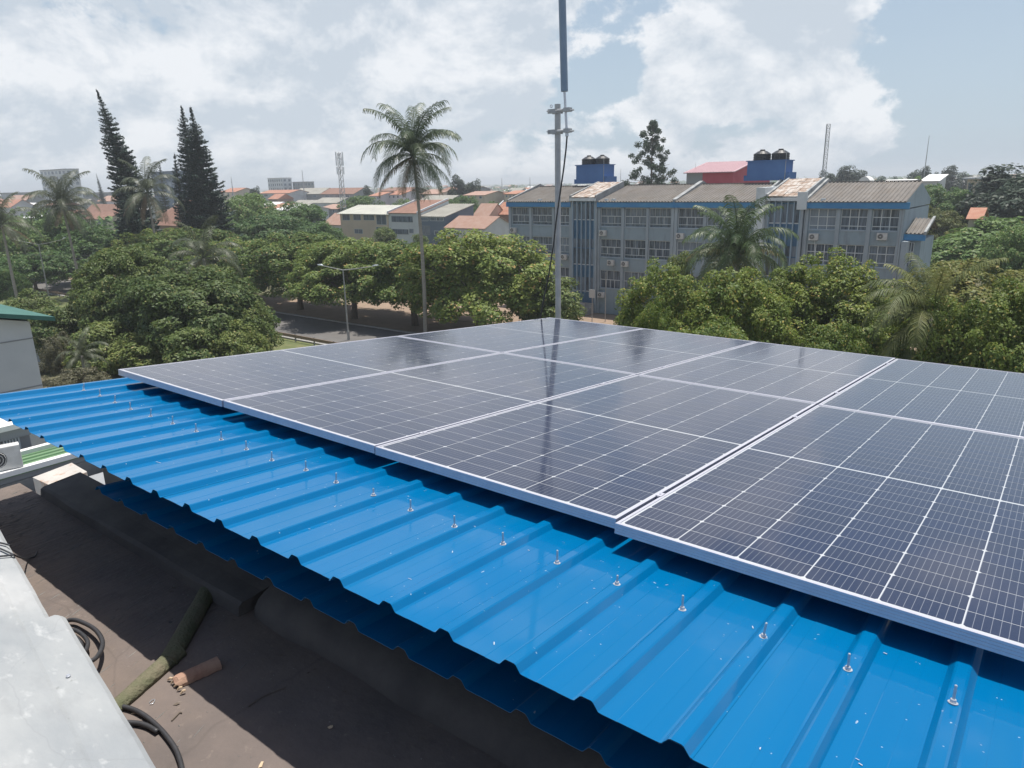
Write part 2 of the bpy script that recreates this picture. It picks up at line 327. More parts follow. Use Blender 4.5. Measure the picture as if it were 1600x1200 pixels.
wall_pale_m = pmat('facade_paint', (0.29, 0.37, 0.42), (0.25, 0.32, 0.365), 0.5, rough=0.85); overlay(wall_pale_m, (0.13, 0.145, 0.15), 1.1, 0.54, 0.78, 0.7, stretch=(1, 1, .22))
col_pale_m = pmat('column_paint', (0.35, 0.41, 0.45), (0.30, 0.35, 0.39), 0.6, rough=0.85)
fascia_m = pmat('blue_fascia', (0.055, 0.21, 0.44), (0.07, 0.26, 0.48), 0.5, rough=0.7)
tower_blue_m = pmat('tower_blue_panel', (0.045, 0.125, 0.23), (0.06, 0.16, 0.28), 0.6, rough=0.5)
verge_m = pmat('weathered_parapet', (0.36, 0.375, 0.38), (0.22, 0.23, 0.23), 1.2, rough=0.9)
tower_fin_m = pmat('tower_fin', (0.30, 0.40, 0.48), (0.25, 0.34, 0.42), 1, rough=0.8)
fin_m = pmat('white_fin', (0.66, 0.70, 0.72), (0.55, 0.6, 0.62), 1, rough=0.8)
fibro_m = pmat('fibre_cement_roof', (0.20, 0.185, 0.17), (0.15, 0.138, 0.127), 1.2, rough=0.95, stretch=(1, .25, 1)); overlay(fibro_m, (0.14, 0.115, 0.09), 0.7, 0.5, 0.75, 0.7)
mott_m = pmat('flaking_roof', (0.50, 0.46, 0.42), (0.30, 0.22, 0.17), 1.6, rough=0.95, lo=.42, hi=.56)
glass_dark_m = pmat('window_glass', (0.055, 0.072, 0.096), (0.18, 0.22, 0.27), 1.8, rough=0.12, spec=0.6, stretch=(3, 3, .25), lo=.42, hi=.6)
def glass_variety(m):
    nt = m.node_tree; N = nt.nodes.new; L = nt.links.new; b = nt.nodes['Principled BSDF']; oi = N('ShaderNodeObjectInfo'); mr = N('ShaderNodeMapRange'); L(oi.outputs['Random'], mr.inputs[0]); mr.inputs[1].default_value = .35; mr.inputs[3].default_value = 0; mr.inputs[4].default_value = .75
    mx = N('ShaderNodeMix'); mx.data_type = 'RGBA'; L(mr.outputs[0], mx.inputs[0]); L(b.inputs['Base Color'].links[0].from_socket, mx.inputs[6]); mx.inputs[7].default_value = (.28, .33, .39, 1); L(mx.outputs[2], b.inputs['Base Color'])
glass_variety(glass_dark_m)
frame_w_m = pmat('window_frame', (0.58, 0.62, 0.64), None, rough=0.6)
frame_d_m = pmat('grey_frame', (0.25, 0.27, 0.29), None, rough=0.6)
ac_m = pmat('ac_casing', (0.62, 0.62, 0.60), (0.5, 0.5, 0.48), 4, rough=0.6); ac_dark_m = pmat('ac_grille', (0.04, 0.045, 0.05), None, rough=0.6)
tank_m = pmat('black_plastic', (0.018, 0.02, 0.022), (0.03, 0.03, 0.032), 2, rough=0.4)
tank_blue_m = pmat('tank_block_blue', (0.075, 0.16, 0.36), (0.09, 0.19, 0.40), 0.6, rough=0.8)
pole_m = pmat('galvanised_pole', (0.46, 0.47, 0.48), (0.38, 0.39, 0.40), 12, rough=0.5, metal=0.15)
radome_m = pmat('grey_radome', (0.20, 0.27, 0.36), (0.23, 0.30, 0.39), 5, rough=0.5)
lamp_m = pmat('lamp_post_metal', (0.42, 0.42, 0.40), (0.33, 0.33, 0.32), 3, rough=0.6)
tile_red_m = pmat('orange_tiles', (0.35, 0.155, 0.10), (0.40, 0.215, 0.15), 1.2, rough=0.9)
tile_salmon_m = pmat('faded_tiles', (0.34, 0.205, 0.155), (0.38, 0.26, 0.21), 0.9, rough=0.9)
tile_brown_m = pmat('brown_tiles', (0.20, 0.105, 0.075), (0.26, 0.15, 0.11), 0.9, rough=0.9)
tile_grey_m = pmat('grey_sheet_roof', (0.34, 0.33, 0.29), (0.26, 0.25, 0.22), 0.5, rough=0.9)
tile_pale_m = pmat('pale_sheet_roof', (0.50, 0.50, 0.44), (0.42, 0.42, 0.38), 0.5, rough=0.9)
roof_white_m = pmat('white_roof', (0.75, 0.75, 0.74), (0.66, 0.66, 0.65), 0.6, rough=0.8)
roof_green_m = pmat('green_metal_roof', (0.10, 0.21, 0.10), (0.14, 0.25, 0.13), 1.5, rough=0.6)
roof_teal_m = pmat('teal_metal_roof', (0.03, 0.115, 0.095), (0.04, 0.14, 0.115), 1.5, rough=0.6)
roof_pink_m = pmat('pink_metal_roof', (0.43, 0.27, 0.29), (0.47, 0.31, 0.33), 0.5, rough=0.5)
wall_red_m = pmat('red_wall', (0.42, 0.06, 0.09), (0.46, 0.09, 0.12), 0.4, rough=0.8)
wall_white_m = pmat('white_wall', (0.60, 0.62, 0.63), (0.52, 0.54, 0.55), 0.4, rough=0.85)
wall_grey_m = pmat('grey_wall', (0.30, 0.31, 0.32), (0.25, 0.26, 0.27), 0.4, rough=0.85)
wall_yellow_m = pmat('ochre_wall', (0.66, 0.54, 0.42), (0.58, 0.48, 0.37), 0.4, rough=0.85)
wall_cream_m = pmat('cream_wall', (0.58, 0.50, 0.40), (0.52, 0.45, 0.36), 0.4, rough=0.85)
wall_navy_m = pmat('slate_blue_wall', (0.11, 0.15, 0.20), (0.13, 0.17, 0.22), 0.4, rough=0.8)
wall_pink_m = pmat('pink_wall', (0.56, 0.36, 0.29), (0.60, 0.42, 0.34), 0.4, rough=0.85)
wall_brown_m = pmat('brown_wall', (0.27, 0.19, 0.14), (0.23, 0.16, 0.12), 0.4, rough=0.85)
bark_m = pmat('bark', (0.12, 0.095, 0.075), (0.18, 0.15, 0.12), 6, rough=0.95, bump=0.5, stretch=(1, 1, .3))
palm_bark_m = pmat('palm_bark', (0.36, 0.33, 0.29), (0.26, 0.235, 0.21), 5, rough=0.95, bump=0.5, stretch=(.5, .5, 3))
coconut_m = pmat('coconut', (0.16, 0.15, 0.05), (0.12, 0.08, 0.04), 5, rough=0.6)

leaf_av = leafmat('avenue_leaf', (0.074, 0.144, 0.033), (0.215, 0.268, 0.056), (0.409, 0.295, 0.101))
leaf_big = leafmat('mango_leaf', (0.062, 0.114, 0.032), (0.178, 0.222, 0.057), (0.293, 0.286, 0.100))
leaf_near = leafmat('bright_leaf', (0.075, 0.139, 0.025), (0.229, 0.272, 0.043), (0.406, 0.326, 0.085))
leaf_far = leafmat('far_leaf', (0.059, 0.130, 0.037), (0.139, 0.225, 0.056), (0.228, 0.233, 0.085))
leaf_dark = leafmat('casuarina_leaf', (0.033, 0.057, 0.037), (0.056, 0.088, 0.053), None, vary=.15)
leaf_pine = leafmat('pine_needles', (0.021, 0.048, 0.036), (0.039, 0.075, 0.051), None, trans=.1, vary=.12)
leaf_dry = leafmat('dry_shrub', (0.12, 0.12, 0.07), (0.19, 0.18, 0.11), None)
leaf_yel = leafmat('yellowing_leaf', (0.080, 0.120, 0.025), (0.190, 0.190, 0.045), (0.26, 0.21, 0.06))
frond_m = leafmat('palm_frond', (0.065, 0.100, 0.055), (0.120, 0.150, 0.090), None, trans=.2, rough=.45)
frond_grey_m = leafmat('grey_palm_frond', (0.075, 0.095, 0.060), (0.125, 0.140, 0.085), None, trans=.2, rough=.45)
frond_dry_m = leafmat('dry_palm_frond', (0.17, 0.12, 0.08), (0.28, 0.20, 0.13), None, trans=.2)
frond_gold_m = leafmat('yellow_palm_frond', (0.20, 0.17, 0.06), (0.32, 0.26, 0.10), None, trans=.25)

# ---------------------------------------------------------------- haze box (air between here and the far town)
HAZE = 0.00048
def haze():
    o = MB().box(-4600, 4600, -4600, 4600, -1.0, 40).mesh('haze', [])
    m = bpy.data.materials.new('haze_air'); m.use_nodes = True; nt = m.node_tree; nt.nodes.clear()
    out = nt.nodes.new('ShaderNodeOutputMaterial'); v = nt.nodes.new('ShaderNodeVolumePrincipled')
    v.inputs['Color'].default_value = (0.88, 0.94, 1.0, 1); v.inputs['Density'].default_value = HAZE; v.inputs['Anisotropy'].default_value = 0.2
    nt.links.new(v.outputs[0], out.inputs['Volume']); o.materials.append(m)
    tag(link('haze', o), kind='stuff')
if HAZE > 0: haze()

# ================================================================ SETTING: ground, road, path
def sheet(name, x0, x1, y0, y1, z, mat, t=0.0):
    o = MB().quad((x0, y0, z), (x1, y0, z), (x1, y1, z), (x0, y1, z)).build(name, mat); return tag(o, kind='structure')
g = MB(); 
_xs = [-4500, -1200, -400, -150, 0, 150, 400, 1200, 4500]
for i in range(8):
    for j in range(8):
        g.quad((_xs[i], _xs[j], -0.02), (_xs[i + 1], _xs[j], -0.02), (_xs[i + 1], _xs[j + 1], -0.02), (_xs[i], _xs[j + 1], -0.02))
tag(g.build('ground', ground_m), kind='structure')
sheet('grass_verge', -220, 60, 29, 40.6, -0.006, grass_m)
sheet('side_yard', -100, 10, 8, 28.8, -0.008, yard_m)
sheet('road', -260, 90, 40.9, 49.4, 0.0, asphalt_m)
sheet('road_edge_line', -260, 90, 41.35, 41.47, 0.004, paint_white_m)
sheet('sandy_path', -230, 60, 49.9, 57.2, 0.06, sand_m)
sheet('school_yard', -70, 20, 57.6, 69.5, 0.01, sand_m)
tag(MB().box(-260, 90, 40.65, 40.9, -.05, 0.13).build('kerb', kerb_m), kind='structure')
tag(MB().box(-260, 90, 49.4, 49.65, -.05, 0.13).build('kerb', kerb_m), kind='structure')

# ================================================================ THE BUILDING WE STAND ON
Zf = H - 1.69                              # terrace floor
Zp = H - 1.045                             # height of the panel plane's origin
TILT = -math.asin(0.0882)
hb = empty('rooftop_building', (0, 0, 0), (0, 0, 0), 'grey rendered building carrying the blue metal roof and the brown terrace at the bottom left', 'building')
MB().box(0.30, 9.5, -0.30, 0.0, Zp - .72, Zp - 0.36).build('wall', concrete_m, hb)
MB().box(0.30, 9.5, -0.298, 4.70, 0, Zp - 0.722).build('wall', concrete_m, hb)
MB().box(-0.02, 9.5, -3.0, -0.305, Zf - 0.35, Zf).box(-0.35, -0.0205, -3.0, -0.525, Zf - 0.35, Zf).build('terrace_floor', floor_m, hb)
MB().box(-0.01, 9.45, -2.95, -0.31, 0, Zf - 0.352).build('wall', wall_grey_m, hb)
MB().box(-0.35, 9.5, -3.25, -3.003, 0, Zf + 1.1).build('wall', bitumen_m, hb)  # unseen wall added behind the camera, dark to cut skylight on the terrace
kb = MB()
kb.extrude(None, [[(x, -0.305, Zf + 0.001), (x, -0.530, Zf + 0.001), (x, -0.522 + .004 * math.sin(x * 11), Zf + 0.045), (x, -0.505, Zf + 0.055 + .003 * math.sin(x * 7)), (x, -0.41, Zf + .060), (x, -0.305, Zf + 0.075)] for x in np.linspace(-0.02, 2.0, 24)])
kb.add([(-.02, -0.305, Zf + 0.001), (-.02, -0.530, Zf + 0.001), (-.02, -0.522, Zf + 0.045), (-.02, -0.505, Zf + 0.055), (-.02, -0.305, Zf + 0.075)], [(0, 1, 2, 3, 4)]); kb.add([(2.0, -0.305, Zf + 0.001), (2.0, -0.530, Zf + 0.001), (2.0, -0.522, Zf + 0.045), (2.0, -0.505, Zf + 0.055), (2.0, -0.305, Zf + 0.075)], [(4, 3, 2, 1, 0)])
kb.build('kerb', dusty_m, hb, smooth=False)
# bitumen fillet that bulges out along the wall foot on the near part
fil = MB(); rnd = random.Random(5); st = []
for x in np.linspace(2.05, 9.4, 60):
    w = 0.19 + 0.010 * math.sin(x * 9) + rnd.uniform(-.005, .005); h = 0.11 + rnd.uniform(-.006, .006)
    st.append([(x, -0.302 - w * math.sin(q), Zf + 0.002 + h * math.cos(q) ** 0.8 if q < 1.55 else Zf + 0.002) for q in np.linspace(0, math.pi / 2, 7)])
fil.extrude(None, st); fil.build('bitumen_fillet', dusty_m, hb, smooth=True)
# terrace parapet with its whitewashed cap
cap_dir = Vector((1, -0.155, 0)).normalized(); cap_n = Vector((-cap_dir.y, cap_dir.x, 0))     # cap_n points to the roof
def capp(s, w, z): p = Vector((1.98, -1.161, 0)) + cap_dir * s + cap_n * w; return (p.x, p.y, z)
zc = H - 1.35
MB_ = MB()
par = MB()
for s0, s1, w1 in ((-2.2, 0.0, -0.03), (0.0, 2.4, 0.005)):
    v = [capp(s0, -0.24, Zf), capp(s1, -0.24, Zf), capp(s1, w1 - .03, Zf), capp(s0, w1 - .03, Zf), capp(s0, -0.24, zc - .035), capp(s1, -0.24, zc - .035), capp(s1, w1 - .03, zc - .035), capp(s0, w1 - .03, zc - .035)]
    par.add(v, [(3, 2, 1, 0), (4, 5, 6, 7), (0, 1, 5, 4), (1, 2, 6, 5), (2, 3, 7, 6), (3, 0, 4, 7)])
par.build('parapet', concrete_m, hb)
def cap_piece(s0, s1, w1, z):
    st = []
    rn = random.Random(int(s0 * 10) + 50); n = 36
    for i in range(n + 1):
        s = s0 + (s1 - s0) * i / n; j = rn.uniform(-.0009, .0009); e = 0.0
        if i == 1: s = s0 + .010
        if i == 2: s = s0 + .030
        if i == 0: e = -0.012
        if i == 1: e = -0.004
        st.append([capp(s, -0.262, z - 0.05), capp(s, -0.262, z - 0.004), capp(s, -0.250, z), capp(s, -0.085, z + 0.004), capp(s, -0.075, z - .001), capp(s, w1 - .012 + j + e, z - .002), capp(s, w1 + j + e, z - 0.012), capp(s, w1 + j + e, z - 0.06), capp(s, w1 - .03, z - .06)])
    m = MB(); m.extrude(None, st)
    for k in (0, n): m.add(st[k], [tuple(range(9))])
    return m.build('parapet_cap', white_cap_m, hb)
cap_piece(-2.2, 0.0, -0.001, zc - .002)
cap_piece(0.004, 2.4, 0.036, zc + .002)
sc_ = at_z(107, 1058, zc)
MB().lathe([(0.0065, 0), (0.0065, .002), (0.004, .004), (0.004, .005)], (0, 0, 0), 10).build('screw', steel_m, hb, loc=(sc_.x, sc_.y, zc + .003))

# ---------------------------------------------------------------- blue sheet roof
roof = empty('blue_roof', (0, 0, Zp), (TILT, 0, 0), 'glossy bright blue ribbed metal roof under the solar panels', 'roof')
PITCH = 0.2055; U0 = 4.415
def rib_prof(nrib, z0=0.0):
    """cross profile along u for nrib ribs, rib centres at k*PITCH"""
    p = []
    for k in range(nrib):
        c = k * PITCH
        for du, dz in ((-.036, 0.0), (-.030, .0012), (-.0165, .0172), (-.0115, .0195), (.0115, .0195), (.0165, .0172), (.030, .0012), (.036, 0.0)):
            p.append((c + du, dz + z0))
        if k < nrib - 1:
            p += [(c + PITCH * .36, z0), (c + PITCH * .37, z0 + .0006), (c + PITCH * .63, z0 + .0006), (c + PITCH * .64, z0)]
    return p
V0, V1 = -0.742, 4.48
def sheet_mesh(n):
    m = MB(); pr = rib_prof(n); rn = random.Random(3)
    st = []
    for v in np.linspace(V0, V1, 14):
        st.append([(u, v, -0.10 + z) for u, z in pr])
    m.extrude(None, st)
    # folded thickness at the cut edge
    m.extrude(None, [[(u, V0 - .0004, -0.10 + z) for u, z in pr], [(u, V0, -0.1012 + z) for u, z in pr], [(u, V0 + .25, -0.1012 + z) for u, z in pr]])
    return m.mesh('roof_sheet', blue_roof_m)
sm = sheet_mesh(6)
k0 = -22                                     # leftmost rib index
for i in range(9):
    u = U0 + (k0 + i * 5) * PITCH
    link('roof_sheet', sm, roof, (u, random.Random(i).uniform(-.006, .006), 0.0012 * (i % 2)))
# left verge trim
MB().add([(U0 + k0 * PITCH - .045, V0, -.105), (U0 + k0 * PITCH - .045, V1, -.105), (U0 + k0 * PITCH - .045, V1, -.160), (U0 + k0 * PITCH - .045, V0, -.160),
          (U0 + k0 * PITCH - .03, V1, -.1005), (U0 + k0 * PITCH - .03, V0, -.1005)], [(0, 1, 2, 3), (0, 1, 4, 5)]).build('verge_trim', blue_roof_m, roof)
# the older, lower ribbed sheet that shows under the eave, in its shade
sk = MB(); k1 = round((1.36 - U0) / PITCH); pr = [(U0 + k1 * PITCH + u, z) for u, z in rib_prof(36)]
sk.extrude(None, [[(u, -0.695, -0.255 + z) for u, z in pr], [(u, -0.30, -0.250 + z) for u, z in pr]])
sk.extrude(None, [[(u, -0.695, -0.255 + z) for u, z in pr], [(u, -0.6948, -0.2565 + z) for u, z in pr], [(u, -0.45, -0.2565 + z) for u, z in pr]])
sk.build('lower_roof_sheet', blue_roof_m, roof)
# steel purlins below the sheets
for v in (-0.35, 0.9, 2.2, 3.4, 4.4):
    MB().box(-0.05, 9.4, v - .025, v + .025, -0.185, -0.1035).build('purlin', steel_m, roof)
# studs with nut and washer on every rib
bm_ = MB(); bm_.lathe([(0.0105, 0), (0.0105, .0018)], n=12); bm_.lathe([(0.0062, .002), (0.0068, .004), (0.0068, .008), (0.0055, .0095)], n=6); bm_.lathe([(0.0031, .0095), (0.0031, .040), (.0022, .0415)], n=8)
bolt_me = bm_.mesh('bolt', steel_m)
bm2 = MB(); bm2.lathe([(0.0105, 0), (0.0105, .0018)], n=12); bm2.lathe([(0.0062, .002), (0.0068, .004), (0.0068, .008), (0.0055, .0095)], n=6); bm2.lathe([(0.0031, .0095), (0.0031, .027), (.0022, .0285)], n=8)
bolt2_me = bm2.mesh('bolt', steel_m)
rn = random.Random(8)
for k in range(-21, 7):
    u = U0 + k * PITCH
    link('bolt', bolt2_me if k in (-9, -4, 1, 3) else bolt_me, roof, (u + rn.uniform(-.004, .004), -0.250 + rn.uniform(-.012, .012), -0.0803), (R(rn.uniform(-5, 5)), R(rn.uniform(-6, 6)), rn.uniform(0, 3)))
# loose white scratches / filings on the paint
fl = MB(); rn = random.Random(21)
for i in range(55):
    u = rn.uniform(0.2, 6.2); v = rn.uniform(-.72, -.02); a = rn.uniform(0, 3.14); l = rn.uniform(.002, .007) if i > 4 else rn.uniform(.008, .016); w = rn.uniform(.0006, .0016)
    k = round((u - U0) / PITCH); du = u - (U0 + k * PITCH)
    if abs(du) < .04: continue
    c, s_ = math.cos(a), math.sin(a)
    fl.quad((u - c * l + s_ * w, v - s_ * l - c * w, -.0975), (u + c * l + s_ * w, v + s_ * l - c * w, -.0975), (u + c * l - s_ * w, v + s_ * l + c * w, -.0975), (u - c * l - s_ * w, v - s_ * l + c * w, -.0975))
tag(fl.build('metal_filings', alu_m, roof), kind='stuff')

# ---------------------------------------------------------------- solar panels
PW, PL, PH = 1.140, 2.288, 0.035
def frame_mesh():
    prof = [(0.0, -PH), (0.0, -.0265), (-.0012, -.0262), (-.0012, -.0250), (0, -.0247), (0, -.0180), (-.0012, -.0177), (-.0012, -.0165), (0, -.0162), (0, -.0095), (-.0012, -.0092), (-.0012, -.008), (0, -.0077), (0, -.001), (-.001, 0), (-.0105, 0), (-.0110, -.0035), (-.0115, -PH)]
    m = MB(); st = []
    for (x, y, sx, sy) in ((0, 0, 1, 1), (PW, 0, -1, 1), (PW, PL, -1, -1), (0, PL, 1, -1), (0, 0, 1, 1)):
        st.append([(x - sx * o, y - sy * o, z) for o, z in prof])
    m.extrude(None, st); m2 = m
    m2.quad((.0005, .0005, -PH + .001), (PW - .0005, .0005, -PH + .001), (PW - .0005, PL - .0005, -PH + .001), (.0005, PL - .0005, -PH + .001))
    return m2.mesh('frame', alu_m)
frame_me = frame_mesh()
back_me = MB().quad((.011, .011, -.0030), (PW - .011, .011, -.0030), (PW - .011, PL - .011, -.0030), (.011, PL - .011, -.0030)).mesh('backsheet', backsheet_m)
CX, CY, ch = 0.1814, 0.0905, 0.0065
cell_a = MB().add([(ch, 0, 0), (CX - ch, 0, 0), (CX, ch, 0), (CX, CY, 0), (0, CY, 0), (0, ch, 0)], [(0, 1, 2, 3, 4, 5)]).mesh('cell', cell_m)
cell_b = MB().add([(0, 0, 0), (CX, 0, 0), (CX, CY - ch, 0), (CX - ch, CY, 0), (ch, CY, 0), (0, CY - ch, 0)], [(0, 1, 2, 3, 4, 5)]).mesh('cell', cell_m)
def make_panel(loc, label):
    p = empty('solar_panel', loc, (TILT, 0, 0), label, 'solar panel', 'solar panels on the blue roof')
    link('frame', frame_me, p); link('backsheet', back_me, p)
    gx = 0.0032; gy = 0.0026; mid = 0.014
    x0 = (PW - 6 * CX - 5 * gx) / 2; y0 = (PL - 24 * CY - 22 * gy - mid) / 2
    for i in range(6):
        y = y0
        for j in range(24):
            link('cell', cell_a if j % 2 == 0 else cell_b, p, (x0 + i * (CX + gx), y, -.0027))
            y += CY + (mid if j == 11 else gy)
    return p
c5, s5 = math.cos(TILT), math.sin(TILT)
def rp(u, v, n=0.0): return Vector((u, v * c5 - n * s5, Zp + v * s5 + n * c5))
cols = [(0.0, 0.0), (1.151, 0.004), (2.303, -0.002), (3.457, -0.034)]
plab = [['solar panel at the far left end of the front row, nearest the avenue', 'solar panel second from the left in the front row, over the violet front edge', 'solar panel third from the left in the front row, crossed by the pole reflection', 'large solar panel nearest the camera, at the right end of the front row'],
        ['solar panel at the back left of the array, in front of the antenna pole', 'solar panel second from the left in the back row', 'solar panel third from the left in the back row', 'solar panel at the right end of the back row, below the palm']]
for r in range(2):
    for i, (u, dv) in enumerate(cols):
        make_panel(rp(u, dv + r * 2.302), plab[r][i])
# rails and clamps
rn = random.Random(4)
clamp_me = MB().box(-.0045, .0045, -.020, .020, -.012, .0010).box(-.010, .010, -.018, .018, .0012, .0030).lathe([(.004, .0032), (.004, .006), (.003, .0062)], n=8).mesh('clamp', alu_m)
rail_lab = ['aluminium mounting rail under the front edge of the front row of panels', 'aluminium mounting rail under the back half of the front row of panels', 'aluminium mounting rail under the front half of the back row of panels', 'aluminium mounting rail under the back edge of the back row of panels']
for q, v in enumerate((0.30, 1.86, 2.68, 4.22)):
    rl = empty('mounting_rail', rp(0, v), (TILT, 0, 0), rail_lab[q], 'rail', 'mounting rails under the panels')
    MB().box(-0.03, 4.60, -.018, .018, -.0795, -.0362).build('rail', alu_m, rl)
    for uc in (1.1455, 2.297, 3.450):
        link('clamp', clamp_me, rl, (uc, rn.uniform(-.02, .02), 0))

# ---------------------------------------------------------------- antenna mast at the back of the array
pb = rp(0.0, 4.78); px_, py_ = -0.035, 4.78
am = empty('antenna_mast', (px_, py_, Zp - 2.6), (0, 0, 0), 'tall grey steel pole with a slim stick antenna clamped to its top, behind the panels', 'antenna mast')
ztop = at_y(868.5, 163, 4.78).z; zb = Zp - 2.6
MB().tube([(0, 0, 0), (0, 0, ztop - zb)], 0.0315, 14).build('pole', pole_m, am)
for zz in (.4, 1.5): MB().box(-.06, .40, -.045, -.034, zz - .03, zz + .03).box(.34, .40, -.10, -.046, zz - .03, zz + .03).build('wall_bracket', steel_m, am)
a0 = at_y(882, 143, 4.72); a1 = at_y(877.5, -40, 4.72)
rel = Vector((px_, py_, zb))
d_ = (a1 - a0).normalized(); a1e = a0 + d_ * 2.1
an = MB().tube([a0 - rel, a0 + d_ * .02 - rel, a1e - rel], [.036, .0375, .037], 14).build('antenna', radome_m, am)
low = at_y(886, 213, 4.72)
stub = MB(); stub.tube([a0 - rel, a0 + (low - a0) * .93 - rel], .0135, 10); stub.tube([a0 + (low - a0) * .80 - rel, low - rel], .019, 10); stub.build('stub', steel_m, an)
for yy in (174, 206):
    c = at_y(869, yy, 4.78) - rel; e = at_y(887, yy + .5, 4.72) - rel
    cl = MB(); cl.box(c.x - .075, c.x + .055, -.050, -.036, c.z - .022, c.z + .022); cl.box(c.x - .075, c.x + .055, .036, .050, c.z - .022, c.z + .022)
    for dx in (-.055, .045): cl.tube([(c.x + dx, -.09, c.z), (c.x + dx, .07, c.z)], .006, 6)
    cl.tube([(c.x + .05, -.05, c.z), (e.x - .02, -.06, c.z)], .016, 8); cl.box(e.x - .035, e.x + .035, -.09, -.03, c.z - .02, c.z + .02); cl.tube([(e.x, -.06, c.z - .012), (e.x + .075, -.06, c.z - .006)], .009, 6)
    cl.build('clamp', pole_m, am)
eye = at_y(861.5, 166, 4.78) - rel
MB().tube([eye + Vector((.014 * math.cos(q), 0, .014 * math.sin(q))) for q in np.linspace(0, 6.0, 11)], .004, 6).build('eye_bolt', steel_m, am)
cab = [at_y(x, y, 4.70) - rel for x, y in ((886, 213), (884.5, 232), (881, 262), (874, 310), (869, 345), (864.5, 385), (857, 432), (849, 470), (843, 505))]
pts = []
for i in range(len(cab) - 1):
    for k in range(4): pts.append(cab[i].lerp(cab[i + 1], k / 4))
MB().tube(pts + [cab[-1]], .0085, 6).build('cable', rubber_m, am)

# ---------------------------------------------------------------- things lying on the terrace
def spline(pts, n=6):
    pts = [Vector(p) for p in pts]; out = []
    P = [2 * pts[0] - pts[1]] + pts + [2 * pts[-1] - pts[-2]]
    for i in range(1, len(P) - 2):
        for k in range(n):
            t = k / n; a, b, c, d = P[i - 1], P[i], P[i + 1], P[i + 2]
            out.append(0.5 * ((2 * b) + (c - a) * t + (2 * a - 5 * b + 4 * c - d) * t * t + (3 * b - a - 3 * c + d) * t ** 3))
    return out + [pts[-1]]
def flo(px, py, dz=0.0): p = at_z(px, py, Zf + dz); return Vector((p.x, p.y, Zf + dz))
cb = empty('cable_coil', flo(135, 1000), (0, 0, 0), 'coil of thick black cable poking out beside the notch of the white parapet', 'cable', 'loose black cables on the terrace')
o_ = Vector(cb.location)
for nm, pp, rr in (('loop', [(70, 985), (108, 969), (130, 973), (150, 985), (160, 1002), (157, 1018), (146, 1031), (120, 1040)], .0085), ('loop', [(80, 990), (112, 984), (128, 991), (137, 1003), (134, 1016), (120, 1030)], .008), ('loop', [(84, 1000), (112, 994), (124, 1002), (127, 1013), (112, 1026)], .008)):
    MB().tube([p - o_ for p in spline([flo(a, b, .012 + .01 * i_) for i_, (a, b) in enumerate(pp)], 5)], rr, 8).build(nm, rubber_m, cb, smooth=True)
cb2 = empty('black_cable', flo(250, 1150), (0, 0, 0), 'black cable curving out below the parapet at the bottom edge, past the broken tile', 'cable', 'loose black cables on the terrace')
o_ = Vector(cb2.location)
for pp in ([(150, 1100), (192, 1104), (220, 1114), (248, 1136), (270, 1163), (281, 1187), (286, 1215), (284, 1250)], [(150, 1128), (205, 1129), (228, 1133), (246, 1143)]):
    MB().tube([p - o_ for p in spline([flo(a, b, .013) for a, b in pp], 6)], .0078, 8).build('strand', rubber_m, cb2, smooth=True)
cb3 = empty('thin_cable', at_z(20, 862, zc + .006), (0, 0, 0), 'two thin black wires drooping over the white parapet cap at the left edge', 'cable')
o_ = Vector(cb3.location)
for pp, zz in (([(-30, 842), (0, 848), (16, 852)], .006), ([(-30, 846), (0, 857), (22, 867)], .006), ([(-25, 871), (2, 869), (22, 867)], .005)):
    MB().tube([Vector(p) - o_ for p in spline([at_z(a, b, zc + zz) for a, b in pp], 5)], .0035, 6).build('wire', rubber_m, cb3)
MB().tube([Vector(p) - o_ for p in spline([at_z(22, 867, zc + .004), at_z(31, 871, zc - .10), at_z(42, 873, Zf + .03), at_z(54, 869, Zf + .005), at_z(58, 862, Zf + .005)], 5)], .0035, 6).build('wire', rubber_m, cb3)
# barrel tiles
def barrel(a, b, r0, r1, th, n=9, jag=0, seed=1):
    a, b = Vector(a), Vector(b); t = (b - a).normalized(); side = Vector((-t.y, t.x, 0)); rn = random.Random(seed); m = MB(); st = []
    L_ = (b - a).length; ns = 14
    for i in range(ns + 1):
        f = i / ns; r = r0 + (r1 - r0) * f; row = []
        for layer in (0, 1):
            ks = list(range(n + 1)); 
            if layer: ks.reverse()
            for k in ks:
                q = math.pi * k / n; rr = r - th * layer
                off = 0.0
                if jag and i == 0: off = random.Random(seed * 31 + k).uniform(0, jag)
                p = a + t * (L_ * f + off) + side * (-math.cos(q) * rr) + Vector((0, 0, math.sin(q) * rr + .003)); row.append(p + Vector((rn.uniform(-.0012, .0012), rn.uniform(-.0012, .0012), rn.uniform(-.001, .001))))
        st.append(row)
    m.extrude(None, st, closed=True); m.add(st[0], [tuple(range(len(st[0])))]); m.add(st[-1], [tuple(range(len(st[-1])))])
    return m
tA = flo(178, 1112); tB = flo(279, 1022)
tag(barrel(tA, tB, .031, .037, .010).build('barrel_tile', moss_m, smooth=True), 'mossy olive half round roof tile lying in the sun beside the parapet', 'roof tile', 'old barrel tiles on the terrace')
tag(barrel(flo(262, 1040) + Vector((0, 0, .0)), flo(338, 905), .038, .040, .010, seed=4).build('barrel_tile', moss_m, smooth=True), 'dark half round tile in the shade leading from the mossy tile to the wall', 'roof tile', 'old barrel tiles on the terrace')
bt = empty('broken_tile', flo(300, 1060), (0, 0, 0), 'broken terracotta barrel tile lying half in the sun next to the mossy tile', 'roof tile', 'old barrel tiles on the terrace')
o_ = Vector(bt.location)
barrel(flo(272, 1072) - o_, flo(342, 1040) - o_, .030, .032, .009, jag=.03, seed=9).build('shell', terra_m, bt, smooth=False)
fg = MB(); rn = random.Random(2)
